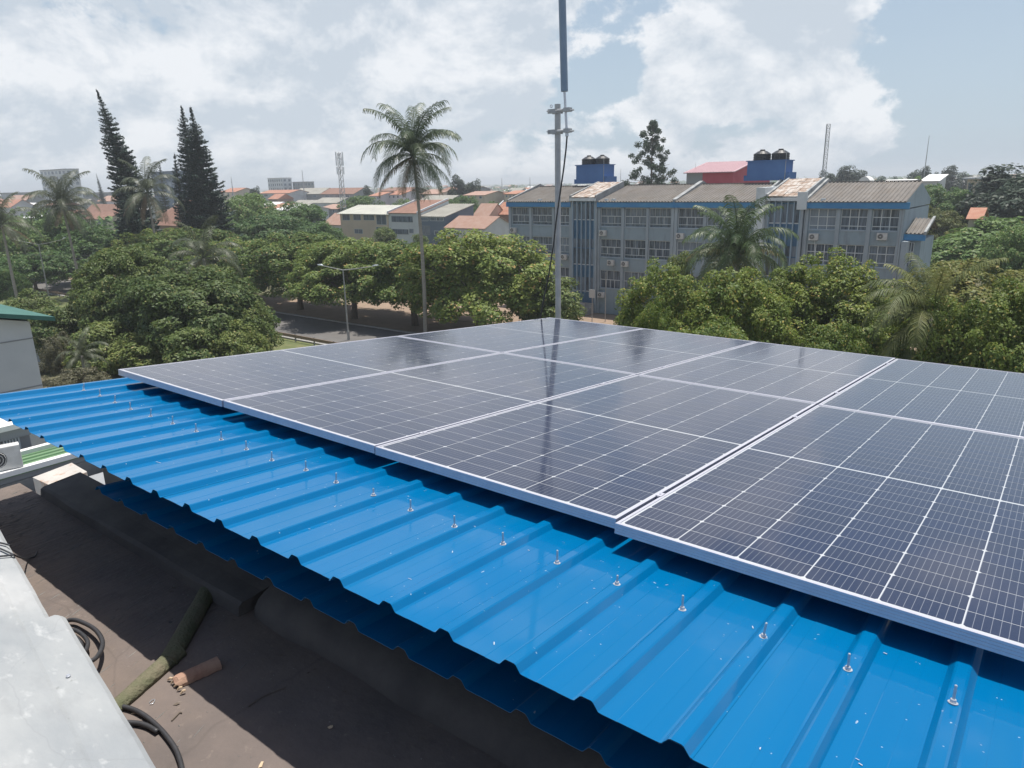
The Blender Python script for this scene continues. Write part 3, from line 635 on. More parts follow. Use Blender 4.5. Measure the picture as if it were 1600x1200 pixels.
for k in range(5):
    p = flo(262 + 5 * k, 1064 + 5.5 * k - 2, .006) - o_; q_ = flo(270 + 5 * k, 1060 + 4.5 * k, .014) - o_
    fg.tube([p, p.lerp(q_, .5) + Vector((0, 0, .004)), q_], [.003, .0045, .004], 6)
fg.build('splinters', pale_m, bt)
def crumb(px, py, s, mat, label, cat, seed, nm='debris'):
    rn = random.Random(seed); m = MB(); v = []; 
    for i in range(14):
        a, b = rn.uniform(0, 6.28), rn.uniform(-1, 1); r = s * rn.uniform(.7, 1.1); c = math.sqrt(1 - b * b); v.append((r * c * math.cos(a) * 1.5, r * c * math.sin(a) * .8, r * (b + 1) * .35))
    bm = bmesh.new(); vs = [bm.verts.new(p) for p in v]; bmesh.ops.convex_hull(bm, input=vs)
    for w in [x for x in bm.verts if not x.link_faces]: bm.verts.remove(w)
    me = bpy.data.meshes.new(nm); bm.to_mesh(me); bm.free(); me.materials.append(mat)
    o = link(nm, me, None, flo(px, py, .0005), (0, 0, rn.uniform(0, 6))); return tag(o, label, cat)
crumb(516, 1137, .010, pale_m, 'small pale chip lying alone in the dark shade of the terrace', 'debris', 1, 'chip')
crumb(408, 1196, .010, pale_m, 'cream chip on the sunlit terrace at the bottom edge', 'debris', 2, 'chip')
crumb(210, 1115, .008, pale_m, 'cream pebble beside the cable under the parapet edge', 'debris', 3, 'pebble')
crumb(266, 973, .009, bitumen_m, 'dark crumb on the shaded terrace above the mossy tile', 'debris', 4, 'crumb')
def twig(pp, r, label, mat, nm='twig'):
    o = MB().tube(spline([flo(a, b, .004) for a, b in pp], 4), r, 5).build(nm, mat); return tag(o, label, 'twig')
twig([(268, 1126), (274, 1120), (281, 1113), (284, 1114)], .0022, 'short dark twig on the sunlit floor left of the shadow edge', bark_m)
twig([(388, 1104), (396, 1098), (412, 1088), (446, 1074)], .0018, 'long thin twig in the shade right of the broken tile', bark_m)
twig([(233, 1098), (237, 1094), (242, 1093), (239, 1099), (234, 1100)], .0012, 'tiny curl of wire by the mossy tile', steel_m, 'wire_curl')
rd = MB(); rn = random.Random(31)
for i in range(420):
    x = rn.uniform(-.2, 2.5); y = rn.uniform(-1.25, -.56); l = rn.uniform(.015, .09); w = rn.uniform(.0008, .0022); h = rn.uniform(.0012, .003); a = R(114 + rn.uniform(-7, 7)); dx, dy = math.cos(a), math.sin(a)
    if rn.random() < max(0, (x - 1.2) / 1.5): continue
    p0 = Vector((x, y, Zf + .0004)); p1 = p0 + Vector((dx, dy, 0)) * l; sd2 = Vector((-dy, dx, 0)) * w; md = (p0 + p1) / 2 + Vector((0, 0, h))
    rd.add([p0, p0.lerp(p1, .5) + sd2, p1, p0.lerp(p1, .5) - sd2, md], [(0, 1, 4), (1, 2, 4), (2, 3, 4), (3, 0, 4)])
tag(rd.build('screed_ridges', concrete_m, hb), kind='stuff')
lf = MB(); rn = random.Random(15)
for i in range(70):
    x = rn.uniform(-.2, 4.5); y = rn.uniform(-1.3, -.54) if i % 3 else rn.uniform(-.62, -.54); a = rn.uniform(0, 6.28); l = rn.uniform(.006, .016); w = l * rn.uniform(.25, .45); c, s_ = math.cos(a), math.sin(a); z = Zf + .001
    lf.add([(x - c * l, y - s_ * l, z), (x + s_ * w, y - c * w, z + rn.uniform(.001, .005)), (x + c * l, y + s_ * l, z + rn.uniform(0, .005)), (x - s_ * w, y + c * w, z + rn.uniform(.001, .004))], [(0, 1, 2, 3)])
tag(lf.build('leaf_litter', bark_m), kind='stuff')
gr = MB(); rn = random.Random(77)
for i in range(420):
    x = rn.uniform(1.2, 5); y = rn.uniform(-1.7, -.56); s = rn.uniform(.0012, .004); a = rn.uniform(0, 6)
    p = [Vector((x + s * math.cos(a + k * 2.1), y + s * math.sin(a + k * 2.1), Zf + .0005)) for k in range(3)] + [Vector((x, y, Zf + s))]
    gr.add(p, [(0, 1, 3), (1, 2, 3), (2, 0, 3)])
tag(gr.build('grit', concrete_m), kind='stuff')

# ================================================================ THE LONG BLUE AND GREY BUILDING ACROSS THE AVENUE
YB = 70.0
sch = empty('school_building', (-30, YB, 0), (0, 0, 0), 'long grey three storey block with blue fascia, brown ribbed roofs and blue stair towers', 'building')
def part(mb, name, mat, parent=None, **k):
    """build a mesh given in world coordinates as a child of an unrotated parent"""
    p = parent or sch; off = Vector(p.location); q = p
    while q.parent: q = q.parent; off += Vector(q.location)
    mb.v = [(v[0] - off.x, v[1] - off.y, v[2] - off.z) for v in mb.v]
    return mb.build(name, mat, p, **k)
def window_style(x0, x1, z0, z1, y, style, parent, rn):
    """frame with bars and a pane behind it"""
    w, h = x1 - x0, z1 - z0; b = 0.035; m = MB()
    for (a, c, d, e) in ((x0, x1, z0, z0 + .05), (x0, x1, z1 - .05, z1), (x0, x0 + .05, z0 + .05, z1 - .05), (x1 - .05, x1, z0 + .05, z1 - .05)): m.box(a, c, y, y + .06, d, e)
    if style == 'grid3':
        for f in (1 / 3, 2 / 3): m.box(x0 + w * f - b, x0 + w * f + b, y + .003, y + .057, z0 + .05, z1 - .05)
        for f in (.20, .62): m.box(x0 + .05, x1 - .05, y - .004, y + .05, z0 + h * f - b, z0 + h * f + b)
    elif style == 'casement':
        m.box(x0 + .05, x1 - .05, y - .004, y + .05, z0 + h * .56 - b, z0 + h * .56 + b); m.box(x0 + .05, x1 - .05, y - .004, y + .05, z0 + h * .18 - b * .7, z0 + h * .18 + b * .7)
        for f in (.34, .66): m.box(x0 + w * f - b * .8, x0 + w * f + b * .8, y + .003, y + .057, z0 + h * .18, z0 + h * .56)
        for f in (.25, .5, .75): m.box(x0 + w * f - .012, x0 + w * f + .012, y + .01, y + .05, z0 + h * .56, z1 - .05)
    elif style == 'casement_low':
        m.box(x0 + .05, x1 - .05, y - .004, y + .05, z0 + h * .48 - b, z0 + h * .48 + b)
        for f in (.30, .5, .70): m.box(x0 + w * f - b * .8, x0 + w * f + b * .8, y + .003, y + .057, z0 + .05, z0 + h * .48)
        for f in (1 / 3, 2 / 3): m.box(x0 + w * f - b * .6, x0 + w * f + b * .6, y + .003, y + .057, z0 + h * .48, z1 - .05)
    elif style == 'two':
        m.box(x0 + w * .5 - b, x0 + w * .5 + b, y + .003, y + .057, z0 + .05, z1 - .05)
    fr = part(m, 'window', frame_w_m, parent)
    pn = MB().quad((x0 + .04, y + .05, z0 + .04), (x1 - .04, y + .05, z0 + .04), (x1 - .04, y + .05, z1 - .04), (x0 + .04, y + .05, z1 - .04))
    q = Vector(parent.location); pn.v = [(v[0] - q.x, v[1] - q.y, v[2] - q.z) for v in pn.v]
    pn.build('pane', glass_dark_m, fr)
    return fr
ZROWS = [(9.92, 11.98), (6.50, 8.55), (2.96, 5.02)]
def facade_section(x0, x1, bays, style, y, zt, rows=ZROWS, low=None):
    """bays: (x0, x1) window openings; a wall of spandrels and columns around real recesses"""
    rn = random.Random(int(x0 * 7)); m = MB(); c = MB()
    zs = [0.0]
    lows = sorted(rows)
    prev = 0.0
    for (za, zb_) in lows:
        m.box(x0, x1, y, y + .25, prev, za); prev = zb_
    m.box(x0, x1, y, y + .25, prev, zt)
    edges = [x0] + [e for b in bays for e in b] + [x1]
    for i in range(0, len(edges), 2):
        for (za, zb_) in lows: m.box(edges[i], edges[i + 1], y, y + .25, za, zb_)
    part(m, 'wall', wall_pale_m)
    for i in range(0, len(edges), 2):
        xa, xb = edges[i], edges[i + 1]; mid = (xa + xb) / 2; hw = max(.10, min(.17, (xb - xa) / 2))
        k = MB().box(mid - hw, mid + hw, y - .14, y - .003, 0, zt - .02); part(k, 'column', col_pale_m)
    for (za, zb_) in rows:
        for (xa, xb) in bays:
            window_style(xa, xb, za, zb_, y + .12, style if za > 3 else 'casement_low', sch, rn)
        sl = MB()
        for (xa, xb) in bays: sl.box(xa - .04, xb + .04, y - .06, y + .11, za - .09, za - .003)
        part(sl, 'sill', col_pale_m)
def ribbed_roof(name, x0, x1, ya, za, yb, zb_, mat, pitch=.36, amp=.085, parent=None, th=.05):
    m = MB(); n = int((x1 - x0) / pitch); st = [[], []]; prof = []
    for i in range(n + 1):
        for f, a in ((-.30, 0), (-.12, 1), (.12, 1), (.30, 0)):
            x = x0 + (i + .5 + f) * (x1 - x0) / (n + 1); prof.append((x, a * amp))
    m.extrude(None, [[(x, ya, za + a) for x, a in prof], [(x, (ya + yb) / 2, (za + zb_) / 2 + a) for x, a in prof], [(x, yb, zb_ + a) for x, a in prof]])
    m.extrude(None, [[(x, ya, za + a) for x, a in prof], [(x, ya + .01, za - .05) for x, a in prof]])
    return part(m, name, mat, parent)
ZF0, ZF1 = 12.05, 12.60
YR = 76.4; ZR = 14.28
secs = [(-51.75, -42.45, [(-51.34, -48.57), (-48.21, -45.20), (-44.90, -42.78)], 'casement'),
        (-38.88, -29.52, [(-38.62, -35.90), (-35.50, -32.80), (-32.52, -29.92)], 'casement'),
        (-29.52, -20.73, [(-29.15, -26.30), (-25.95, -23.40), (-23.05, -21.0)], 'casement'),
        (-16.30, -7.80, [(-15.83, -13.45), (-13.03, -10.80), (-10.38, -8.22)], 'grid3')]
for i, (x0, x1, bays, stl) in enumerate(secs):
    facade_section(x0, x1, bays, stl, YB, ZF0, rows=ZROWS if i < 3 else [(10.10, 12.02), (6.85, 8.80), (3.2, 5.1)])
    part(MB().box(x0 - (.1 if i == 0 else -.003), x1 + (.35 if i == 3 else -.003), YB - .42, YB - .16, ZF0 + .01, ZF1), 'fascia', fascia_m)
    part(MB().box(x0 + .003, x1 - .003, YB - .155, YB + .24, ZF0 + .004, ZF1 - .05), 'eave_soffit', wall_pale_m)
    ribbed_roof('roof', x0 + .05, x1 - .05 + (.2 if i == 3 else 0), YB - .50, ZF1 + .05, YR, ZR, fibro_m)
    ribbed_roof('roof', x0 + .05, x1 - .05, YR + 6.4, ZF1 + .05, YR + .02, ZR, fibro_m)
    part(MB().box(x0 + .05, x1 - .05, YR - .13, YR + .13, ZR + .05, ZR + .13), 'ridge_cap', fibro_m)
    # gable parapets between sections
    for xx in ((x0, x1 - .22) if i < 3 else (x0,)):
        g_ = MB(); yy = [(YB - .3, ZF1 + .30), (YR, ZR + .42), (YR + 6.2, ZF1 + .3)]
        if i == 3 and xx > x0: yy = [(YB - .3, ZF1 + .12), (YR, ZR + .2), (YR + 6.2, ZF1 + .12)]
        for (ya, za), (yb, zb_) in zip(yy[:-1], yy[1:]):
            g_.add([(xx, ya, ZF0), (xx + .22, ya, ZF0), (xx + .22, yb, ZF0), (xx, yb, ZF0), (xx, ya, za), (xx + .22, ya, za), (xx + .22, yb, zb_), (xx, yb, zb_)], [(3, 2, 1, 0), (4, 5, 6, 7), (0, 1, 5, 4), (1, 2, 6, 5), (2, 3, 7, 6), (3, 0, 4, 7)])
        if not (i == 1 and xx == x0) : part(g_, 'gable_parapet', verge_m)
    if i == 3: part(MB().add([(x1 - .2, YB - .1, ZF0), (x1, YB - .1, ZF0), (x1, YR + 6, ZF0), (x1 - .2, YR + 6, ZF0), (x1 - .2, YB - .1, ZF1 + .02), (x1, YB - .1, ZF1 + .02), (x1, YR + 6, ZF1), (x1 - .2, YR + 6, ZF1), (x1 - .2, YR, ZR - .05), (x1, YR, ZR - .05)], [(0, 1, 5, 4), (2, 3, 7, 6), (1, 2, 6, 9, 5), (3, 0, 4, 8, 7), (4, 5, 9, 8), (6, 7, 8, 9)]), 'gable', wall_pale_m)
    part(MB().box(x0 + .01, x1 - .01, YB + .6, YR + 5.8, 0, ZF0 - .1), 'wall', wall_pale_m)
    for (xx) in (x0 + .005, x1 - .235): part(MB().box(xx, xx + .23, YB + .255, YB + .595, 0, ZF0 - .1), 'wall', wall_pale_m)
# small vents on the eaves and moss on the right eave
for xx in (-47.2, -38.0, -37.1, -14.9): part(MB().box(xx, xx + .35, YB - .2, YB + .2, ZF1 + .12, ZF1 + .36), 'roof_vent', fin_m)
# lean parts: downpipes
for xx in (-20.85, -16.15, -8.0): part(MB().tube([(xx, YB - .10, 0.3), (xx, YB - .10, ZF0)], .055, 6), 'downpipe', frame_d_m)
# stair towers with white fins
def stair_tower(x0, x1, ztop, nf, yf, label_roof):
    m = MB(); m.box(x0 + .01, x1 - .01, yf + .35, YR, 0, ztop - .1); part(m, 'wall', wall_pale_m)
    part(MB().box(x0, x0 + .28, yf + .02, yf + .345, 0, ztop), 'column', col_pale_m); part(MB().box(x1 - .28, x1, yf + .02, yf + .345, 0, ztop), 'column', col_pale_m)
    w = (x1 - x0 - .56)
    bands = [(ztop - 2.1, ztop - .25, 0), (ztop - 4.2, ztop - 2.1, 1), (ztop - 5.3, ztop - 4.2, 0), (ztop - 7.2, ztop - 5.3, 0), (ztop - 8.6, ztop - 7.2, 1), (ztop - 10.3, ztop - 8.6, 0), (0.9, ztop - 10.3, 1)]
    for (za, zb_, kind) in bands:
        if zb_ - za < .1: continue
        for k in range(nf):
            xa = x0 + .28 + w * k / nf; xb = x0 + .28 + w * (k + 1) / nf
            part(MB().box(xa + .02, xb - .02, yf + .20, yf + .33, za + .06, zb_ - .06), 'tower_panel' if kind else 'pane', tower_blue_m if kind else glass_dark_m)
        part(MB().box(x0 + .28, x1 - .28, yf + .185, yf + .335, zb_ - .055, zb_ + .055), 'tower_transom', frame_w_m if kind else tower_blue_m)
    for k in range(nf + 1):
        xx = x0 + .28 + w * k / nf; part(MB().box(xx - .055, xx + .055, yf - .02, yf + .185, 2.3 if k % 2 else 1.9, ztop - .03), 'fin', tower_fin_m)
    part(MB().box(x0 - .02, x1 + .02, yf - .28, yf + .34, ztop, ztop + .28), 'tower_beam', fin_m)
    # tower roof of flaking slabs, rising to the back; slabs laid in rows
    nx, ny = 7, 5
    for a in range(nx):
        for b in range(ny):
            xa = x0 + .1 + (x1 - x0 - .2) * a / nx; xb = x0 + .1 + (x1 - x0 - .2) * (a + 1) / nx
            ya = yf - .1 + 6.0 * b / ny; yb = yf - .1 + 6.0 * (b + 1) / ny; rz = random.Random(a * 17 + b * 5 + int(x0)).uniform(0, .05)
            za = ztop + .42 + 1.55 * b / ny + rz; zb_ = ztop + .42 + 1.55 * (b + 1) / ny + rz
            part(MB().add([(xa + .015, ya, za), (xb - .015, ya, za), (xb - .015, yb - .03, zb_), (xa + .015, yb - .03, zb_), (xa + .015, ya, za - .08), (xb - .015, ya, za - .08), (xb - .015, yb - .03, zb_ - .08), (xa + .015, yb - .03, zb_ - .08)],
                          [(0, 1, 2, 3), (7, 6, 5, 4), (4, 5, 1, 0), (5, 6, 2, 1), (6, 7, 3, 2), (7, 4, 0, 3)]), 'roof_slab', mott_m)
    for xx in (x0 - .05, x1 - .15):
        part(MB().add([(xx, yf - .2, ztop - .1), (xx + .2, yf - .2, ztop - .1), (xx + .2, yf + 6.1, ztop - .1), (xx, yf + 6.1, ztop - .1), (xx, yf - .2, ztop + .62), (xx + .2, yf - .2, ztop + .62), (xx + .2, yf + 6.1, ztop + 2.1), (xx, yf + 6.1, ztop + 2.1)],
                      [(3, 2, 1, 0), (4, 5, 6, 7), (0, 1, 5, 4), (1, 2, 6, 5), (2, 3, 7, 6), (3, 0, 4, 7)]), 'gable_parapet', verge_m)
stair_tower(-42.42, -38.92, 12.75, 5, YB - .35, '')
stair_tower(-19.85, -16.34, 12.75, 5, YB - .35, '')
part(MB().box(-20.72, -19.90, YB - .9, YB + 5, 0, 14.0), 'wall', fin_m)
part(MB().box(-16.9, -16.02, YB - .62, YB - .36, 11.95, 13.55), 'wall', fin_m)
# entrance steps with rail
for k in range(6):
    part(MB().box(-42.3, -39.0, YB - 2.6 + k * .35, YB - .61, k * .2, k * .2 + .197), 'step', kerb_m)
rl_ = MB()
for zz in (1.0, 1.45, 1.9): rl_.tube([(-42.3, YB - 2.7, zz - .5), (-39.0, YB - 2.7, zz - .5)], .04, 6)
for xx in (-42.3, -40.6, -39.0): rl_.tube([(xx, YB - 2.7, 0), (xx, YB - 2.7, 1.45)], .04, 6)
part(rl_, 'handrail', lamp_m)
# lower right wing
wx0, wx1 = -8.6, -6.35
part(MB().box(-7.77, wx1 - .1, YB + 1.2, YB + 8, 0, 9.3), 'wall', wall_pale_m)
part(MB().box(-7.795, -7.30, YB - .1, YB + 1.19, 0, 9.25), 'wall', col_pale_m)
part(MB().box(-7.79, wx1 + .25, YB + .65, YB + .92, 9.3, 9.86), 'fascia', fascia_m)
ribbed_roof('roof', -7.75, wx1 + .2, YB + .6, 9.90, YB + 4.6, 11.0, fibro_m); ribbed_roof('roof', -7.75, wx1 + .2, YB + 8.6, 9.90, YB + 4.6, 11.0, fibro_m)
part(MB().add([(wx1 + .1, YB + .6, 9.8), (wx1 + .3, YB + .6, 9.8), (wx1 + .3, YB + 4.6, 11.0), (wx1 + .1, YB + 4.6, 11.0), (wx1 + .1, YB + .6, 10.1), (wx1 + .3, YB + .6, 10.1), (wx1 + .3, YB + 4.6, 11.25), (wx1 + .1, YB + 4.6, 11.25)], [(3, 2, 1, 0), (4, 5, 6, 7), (0, 1, 5, 4), (1, 2, 6, 5), (2, 3, 7, 6), (3, 0, 4, 7)]), 'gable_parapet', verge_m)
window_style(-7.62, -6.95, 6.9, 9.1, YB + 1.12, 'grid3', sch, random.Random(1))
# water tank plinths
def tank_block(x0, x1, y, z0, z1, label, tl):
    b = empty('tank_plinth', ((x0 + x1) / 2, y, z0), (0, 0, 0), label, 'tank block', 'blue water tank blocks on the roof')
    part(MB().box(x0, x1, y - 1.3, y + 1.3, z0, z1), 'block', tank_blue_m, b)
    part(MB().box(x0 - .12, x1 + .12, y - 1.42, y + 1.42, z1, z1 + .1), 'slab', tank_blue_m, b)
    part(MB().box(x0 - .35, x0 - .003, y - 1.2, y + 1.2, z0, z0 + .55), 'ledge', tank_blue_m, b); part(MB().box(x1 + .003, x1 + .45, y - 1.2, y + 1.2, z0, z0 + .8), 'ledge', tank_blue_m, b)
    part(MB().tube([(x1 + .06, y - 1.3, z0), (x1 + .06, y - 1.3, z1 + .9)], .03, 6), 'pipe', lamp_m, b)
    for k, f in enumerate((.27, .76)):
        cx = x0 + (x1 - x0) * f
        t = empty('water_tank', (cx, y, z1 + .1), (0, 0, 0), tl[k], 'water tank', 'black water tanks on the blue blocks')
        prof = [(.86, 0), (.90, .03), (.90, .16), (.87, .18), (.87, .24), (.90, .26), (.90, .40), (.87, .42), (.87, .48), (.90, .50), (.90, .64), (.88, .68), (.45, .95), (.28, 1.0)]
        MB().lathe(prof, n=20).build('shell', tank_m, t, smooth=False); MB().lathe([(.27, 1.003), (.27, 1.10), (.20, 1.13)], n=14).build('lid', tank_m, t)
tank_block(-46.1, -42.2, 77.8, 14.6, 16.75, 'blue block with two tanks on the roof behind the left stair tower', ['left black water tank on the blue block behind the antenna pole', 'right black water tank on the blue block behind the antenna pole'])
tank_block(-24.5, -20.55, 77.8, 14.6, 16.55, 'blue block with two tanks beside the pink roofed hall', ['black water tank nearest the pink roofed hall', 'black water tank on the right end of the block by the pink hall'])
# air conditioners on the facade
def make_ac():
    t = empty('air_conditioner', (0, 0, 0), (0, 0, 0), 'x', 'air conditioner', 'air conditioners on the grey facade')
    MB().box(-.42, .42, -.30, 0, 0, .62).build('casing', ac_m, t, bevel=.02)
    m = MB()
    for q in range(16):
        a, b = 2 * math.pi * q / 16, 2 * math.pi * (q + 1) / 16
        m.add([(-.12, -.304, .31), (-.12 + .23 * math.cos(a), -.304, .31 + .23 * math.sin(a)), (-.12 + .23 * math.cos(b), -.304, .31 + .23 * math.sin(b))], [(0, 1, 2)])
    m.build('fan_grille', ac_dark_m, t)
    r_ = MB()
    for rr in (.08, .15, .21): r_.tube([(-.12 + rr * math.cos(q), -.31, .31 + rr * math.sin(q)) for q in np.linspace(0, 2 * math.pi, 13)], .008, 4, cap=False)
    r_.box(-.05 - .12, .05 - .12, -.312, -.305, .27, .35); r_.build('fan_guard', ac_m, t)
    for x in (-.3, .3): MB().box(x - .02, x + .02, -.30, .06, -.06, -.003).build('bracket', frame_d_m, t)
    return t
ac0 = make_ac(); ack = kids_map(ac0)
acs = [(-50.9, 8.95, 'air conditioner at the left end of the grey facade, beside the orange roof'), (-43.4, 6.0, 'air conditioner low beside the left stair tower, next to the pole'), (-38.1, 8.93, 'air conditioner at the top left of the bays right of the left stair tower'),
       (-37.0, 5.65, 'left one of two air conditioners side by side on the middle storey'), (-35.2, 5.6, 'right one of two air conditioners side by side on the middle storey'), (-38.2, 1.9, 'air conditioner lowest on the facade beside the entrance steps'),
       (-28.7, 8.85, 'air conditioner just left of the palm crown in front of the facade'), (-15.2, 9.15, 'air conditioner right of the blue stair tower with a white pipe below'), (-9.35, 9.35, 'air conditioner at the far right end of the facade under the last window')]
for i, (x, z, l) in enumerate(acs):
    t = ac0 if i == 0 else copy_tree(ac0, ack)
    t.location = (x, YB - .15, z); t['label'] = l
part(MB().tube([(-15.1, YB - .2, 9.1), (-15.0, YB - .19, 8.0), (-14.95, YB - .2, 6.6)], .03, 6), 'drain_pipe', fin_m)

# flag poles, sign and low rail in front of the entrance
def thin_pole(px, pyt, pyb, r, label, nm='flag_pole', mat=None):
    b = at_z(px, pyb); t = at_y(px, pyt, b.y); o = MB().tube([(0, 0, 0), (0, 0, t.z)], [r, r * .7], 6).build(nm, mat or lamp_m); o.location = b
    return tag(o, label, 'pole')
thin_pole(945.5, 425, 503, .045, 'thin white pole standing in front of the grey facade right of the stair tower')
sg = at_z(925, 504); sgt = empty('sign_board', sg, (0, 0, 0), 'small white board on a thin pole before the entrance steps', 'sign')
sz = at_y(925, 453, sg.y).z
MB().tube([(0, 0, 0), (0, 0, sz)], .045, 6).build('post', lamp_m, sgt); MB().box(-.36, .36, -.06, -.02, sz - .85, sz + .05).build('board', wall_white_m, sgt)

# ================================================================ VEGETATION
def np_mesh(name, verts, faces, mats, mi=None):
    me = bpy.data.meshes.new(name); nv, nf = len(verts), len(faces); k = faces.shape[1]
    me.vertices.add(nv); me.vertices.foreach_set('co', verts.astype(np.float32).ravel())
    me.loops.add(nf * k); me.loops.foreach_set('vertex_index', faces.astype(np.int32).ravel())
    me.polygons.add(nf); me.polygons.foreach_set('loop_start', np.arange(0, nf * k, k, dtype=np.int32)); me.polygons.foreach_set('loop_total', np.full(nf, k, dtype=np.int32))
    for m in mats: me.materials.append(m)
    if mi is not None: me.polygons.foreach_set('material_index', mi.astype(np.int32))
    me.update(calc_edges=True); me.validate(); return me
def unit(a): return a / np.maximum(np.linalg.norm(a, axis=-1, keepdims=True), 1e-9)
def leaf_quads(P, Nn, L, rg, aspect=0.5, fold=0.0):
    """one rhombic leaf per point"""
    t = unit(np.cross(Nn, rg.normal(size=P.shape))); b = np.cross(Nn, t); L = L[:, None]
    v = np.stack([P - t * L * .5, P + b * L * aspect * .5 + Nn * L * fold, P + t * L * .5, P - b * L * aspect * .5 + Nn * L * fold], 1)
    return v.reshape(-1, 3), np.arange(len(P) * 4).reshape(-1, 4)
def crown_mesh(name, seed, rx, zlo, zhi, nclump, per, leaf, crad, mat, ry=None, dome=0.55, top=1.0, inner=.22, flat=.62):
    rg = np.random.default_rng(seed); ry = ry or rx; zc_ = zlo + (zhi - zlo) * (1 - dome); up = zhi - zc_; dn = zc_ - zlo
    n = nclump; d = unit(rg.normal(size=(n * 3, 3))); d = d[d[:, 2] > -0.75][:n]; n = len(d)
    r = np.where(rg.random(n) < inner, rg.uniform(.25, .7, n), rg.uniform(.74, 1.0, n))
    # lobes make the outline uneven
    lob = unit(rg.normal(size=(14, 3))); amp = rg.uniform(-.34, .20, 14); r = r * (1 + (np.clip(d @ lob.T, 0, 1) ** 6 * amp).sum(1))
    c = d * r[:, None] * np.array([rx, ry, 1.0]); c[:, 2] = np.where(d[:, 2] > 0, d[:, 2] * up, d[:, 2] * dn) * r + zc_
    cr = crad * rg.uniform(.6, 1.35, n)
    k = np.maximum((per * (cr / crad) ** 2).astype(int), 6); idx = np.repeat(np.arange(n), k); N = len(idx)
    dd = unit(rg.normal(size=(N, 3)) + np.array([0, 0, .45])); rr = cr[idx] * rg.uniform(.45, 1.0, N) ** .6
    P = c[idx] + dd * rr[:, None] * np.array([1, 1, flat]) 
    out = unit(d[idx]); Nn = unit(dd * .55 + out * .35 + np.array([0, 0, .65]) + rg.normal(size=(N, 3)) * .42)
    L = leaf * rg.uniform(.6, 1.35, N)
    keep = P[:, 2] > zlo - .3
    v, f = leaf_quads(P[keep], Nn[keep], L[keep], rg, .55, .06)
    return np_mesh(name, v, f, [mat])
def trunk_mesh(name, seed, hz, r0, spread, nl=5, fork=.45, mat=None):
    rn = random.Random(seed); m = MB(); zf = hz * fork
    m.tube([(0, 0, -.1), (rn.uniform(-.06, .06), rn.uniform(-.06, .06), zf * .5), (0, 0, zf)], [r0 * 1.25, r0, r0 * .85], 9)
    for k in range(nl):
        a = 2 * math.pi * (k + rn.uniform(-.25, .25)) / nl; s_ = spread * rn.uniform(.5, .9); z2 = hz * rn.uniform(.72, .98)
        p0 = Vector((0, 0, zf * rn.uniform(.8, 1))); p2 = Vector((s_ * math.cos(a), s_ * math.sin(a), z2)); p1 = p0.lerp(p2, .5) + Vector((0, 0, -.06 * hz))
        m.tube([p0, p1, p2], [r0 * .55, r0 * .4, r0 * .14], 6)
        for j in range(2):
            q = p1.lerp(p2, rn.uniform(.2, .6)); e = q + Vector((rn.uniform(-1, 1), rn.uniform(-1, 1), rn.uniform(.3, 1))) * spread * .35; m.tube([q, e], [r0 * .22, r0 * .08], 5)
    return m.mesh(name, mat or bark_m, smooth=True)
KIND = {}
def kind(key, nm, crowns, trunks): KIND[key] = (nm, crowns, trunks)
kind('avenue', 'avenue_tree', [crown_mesh('crown', s, 6.1, 1.8, 8.8, 400, 165, .25, .78, leaf_av, dome=.62) for s in (1, 2, 3)], [trunk_mesh('trunk', s, 6.5, .26, 3.8) for s in (1, 2)])
kind('big', 'mango_tree', [crown_mesh('crown', s, 5.4, 1.5, 9.3, 380, 170, .26, .82, leaf_big, dome=.58) for s in (11, 12)], [trunk_mesh('trunk', 5, 7, .33, 4)])
kind('near', 'broadleaf_tree', [crown_mesh('crown', s, 4.6, 2.2, 10.0, 420, 180, .20, .62, leaf_near, dome=.60, flat=.8) for s in (21, 22, 23)], [trunk_mesh('trunk', 7, 7.5, .24, 3)])
kind('yellow', 'yellowing_tree', [crown_mesh('crown', 31, 5.2, 2.5, 10.0, 330, 150, .25, .78, leaf_yel, dome=.6)], [trunk_mesh('trunk', 8, 7.5, .26, 3.5)])
kind('far', 'canopy_tree', [crown_mesh('crown', s, 6.5, 1.5, 9.6, 300, 100, .38, 1.0, leaf_far, dome=.55) for s in (41, 42)], [trunk_mesh('trunk', 9, 7.0, .3, 4)])
kind('dark', 'casuarina_tree', [crown_mesh('crown', s, 4.2, 1.2, 15.5, 200, 80, .55, 1.15, leaf_dark, dome=.72, flat=1.0, inner=.3) for s in (51, 52)], [trunk_mesh('trunk', 10, 13, .28, 2, fork=.7)])
kind('shrub', 'grey_shrub', [crown_mesh('crown', 61, 2.6, .2, 3.4, 90, 150, .17, .62, leaf_dry, dome=.6)], [trunk_mesh('trunk', 11, 2.4, .09, 1.6, nl=6, fork=.2)])
kind('bush', 'garden_tree', [crown_mesh('crown', s, 3.0, .6, 6.0, 110, 130, .25, .8, leaf_big, dome=.6) for s in (71, 72)], [trunk_mesh('trunk', 12, 4.5, .14, 2)])
TN = 0
def tree(key, pos, s=1.0, label=None, group=None, sz=1.0, sx=1.0):
    """one tree: an empty at the foot with its own trunk and crown objects (mesh data shared between trees of a kind)"""
    global TN; TN += 1; rn = random.Random(TN * 13 + 1); nm, cr, tr = KIND[key]
    e = empty(nm, (pos[0], pos[1], 0), (0, 0, rn.uniform(0, 6.28)), label, 'tree' if key not in ('shrub',) else 'shrub', group)
    e.scale = (s * sx, s * sx, s * sz)
    link('trunk', tr[TN % len(tr)], e); link('crown', cr[TN % len(cr)], e)
    return e
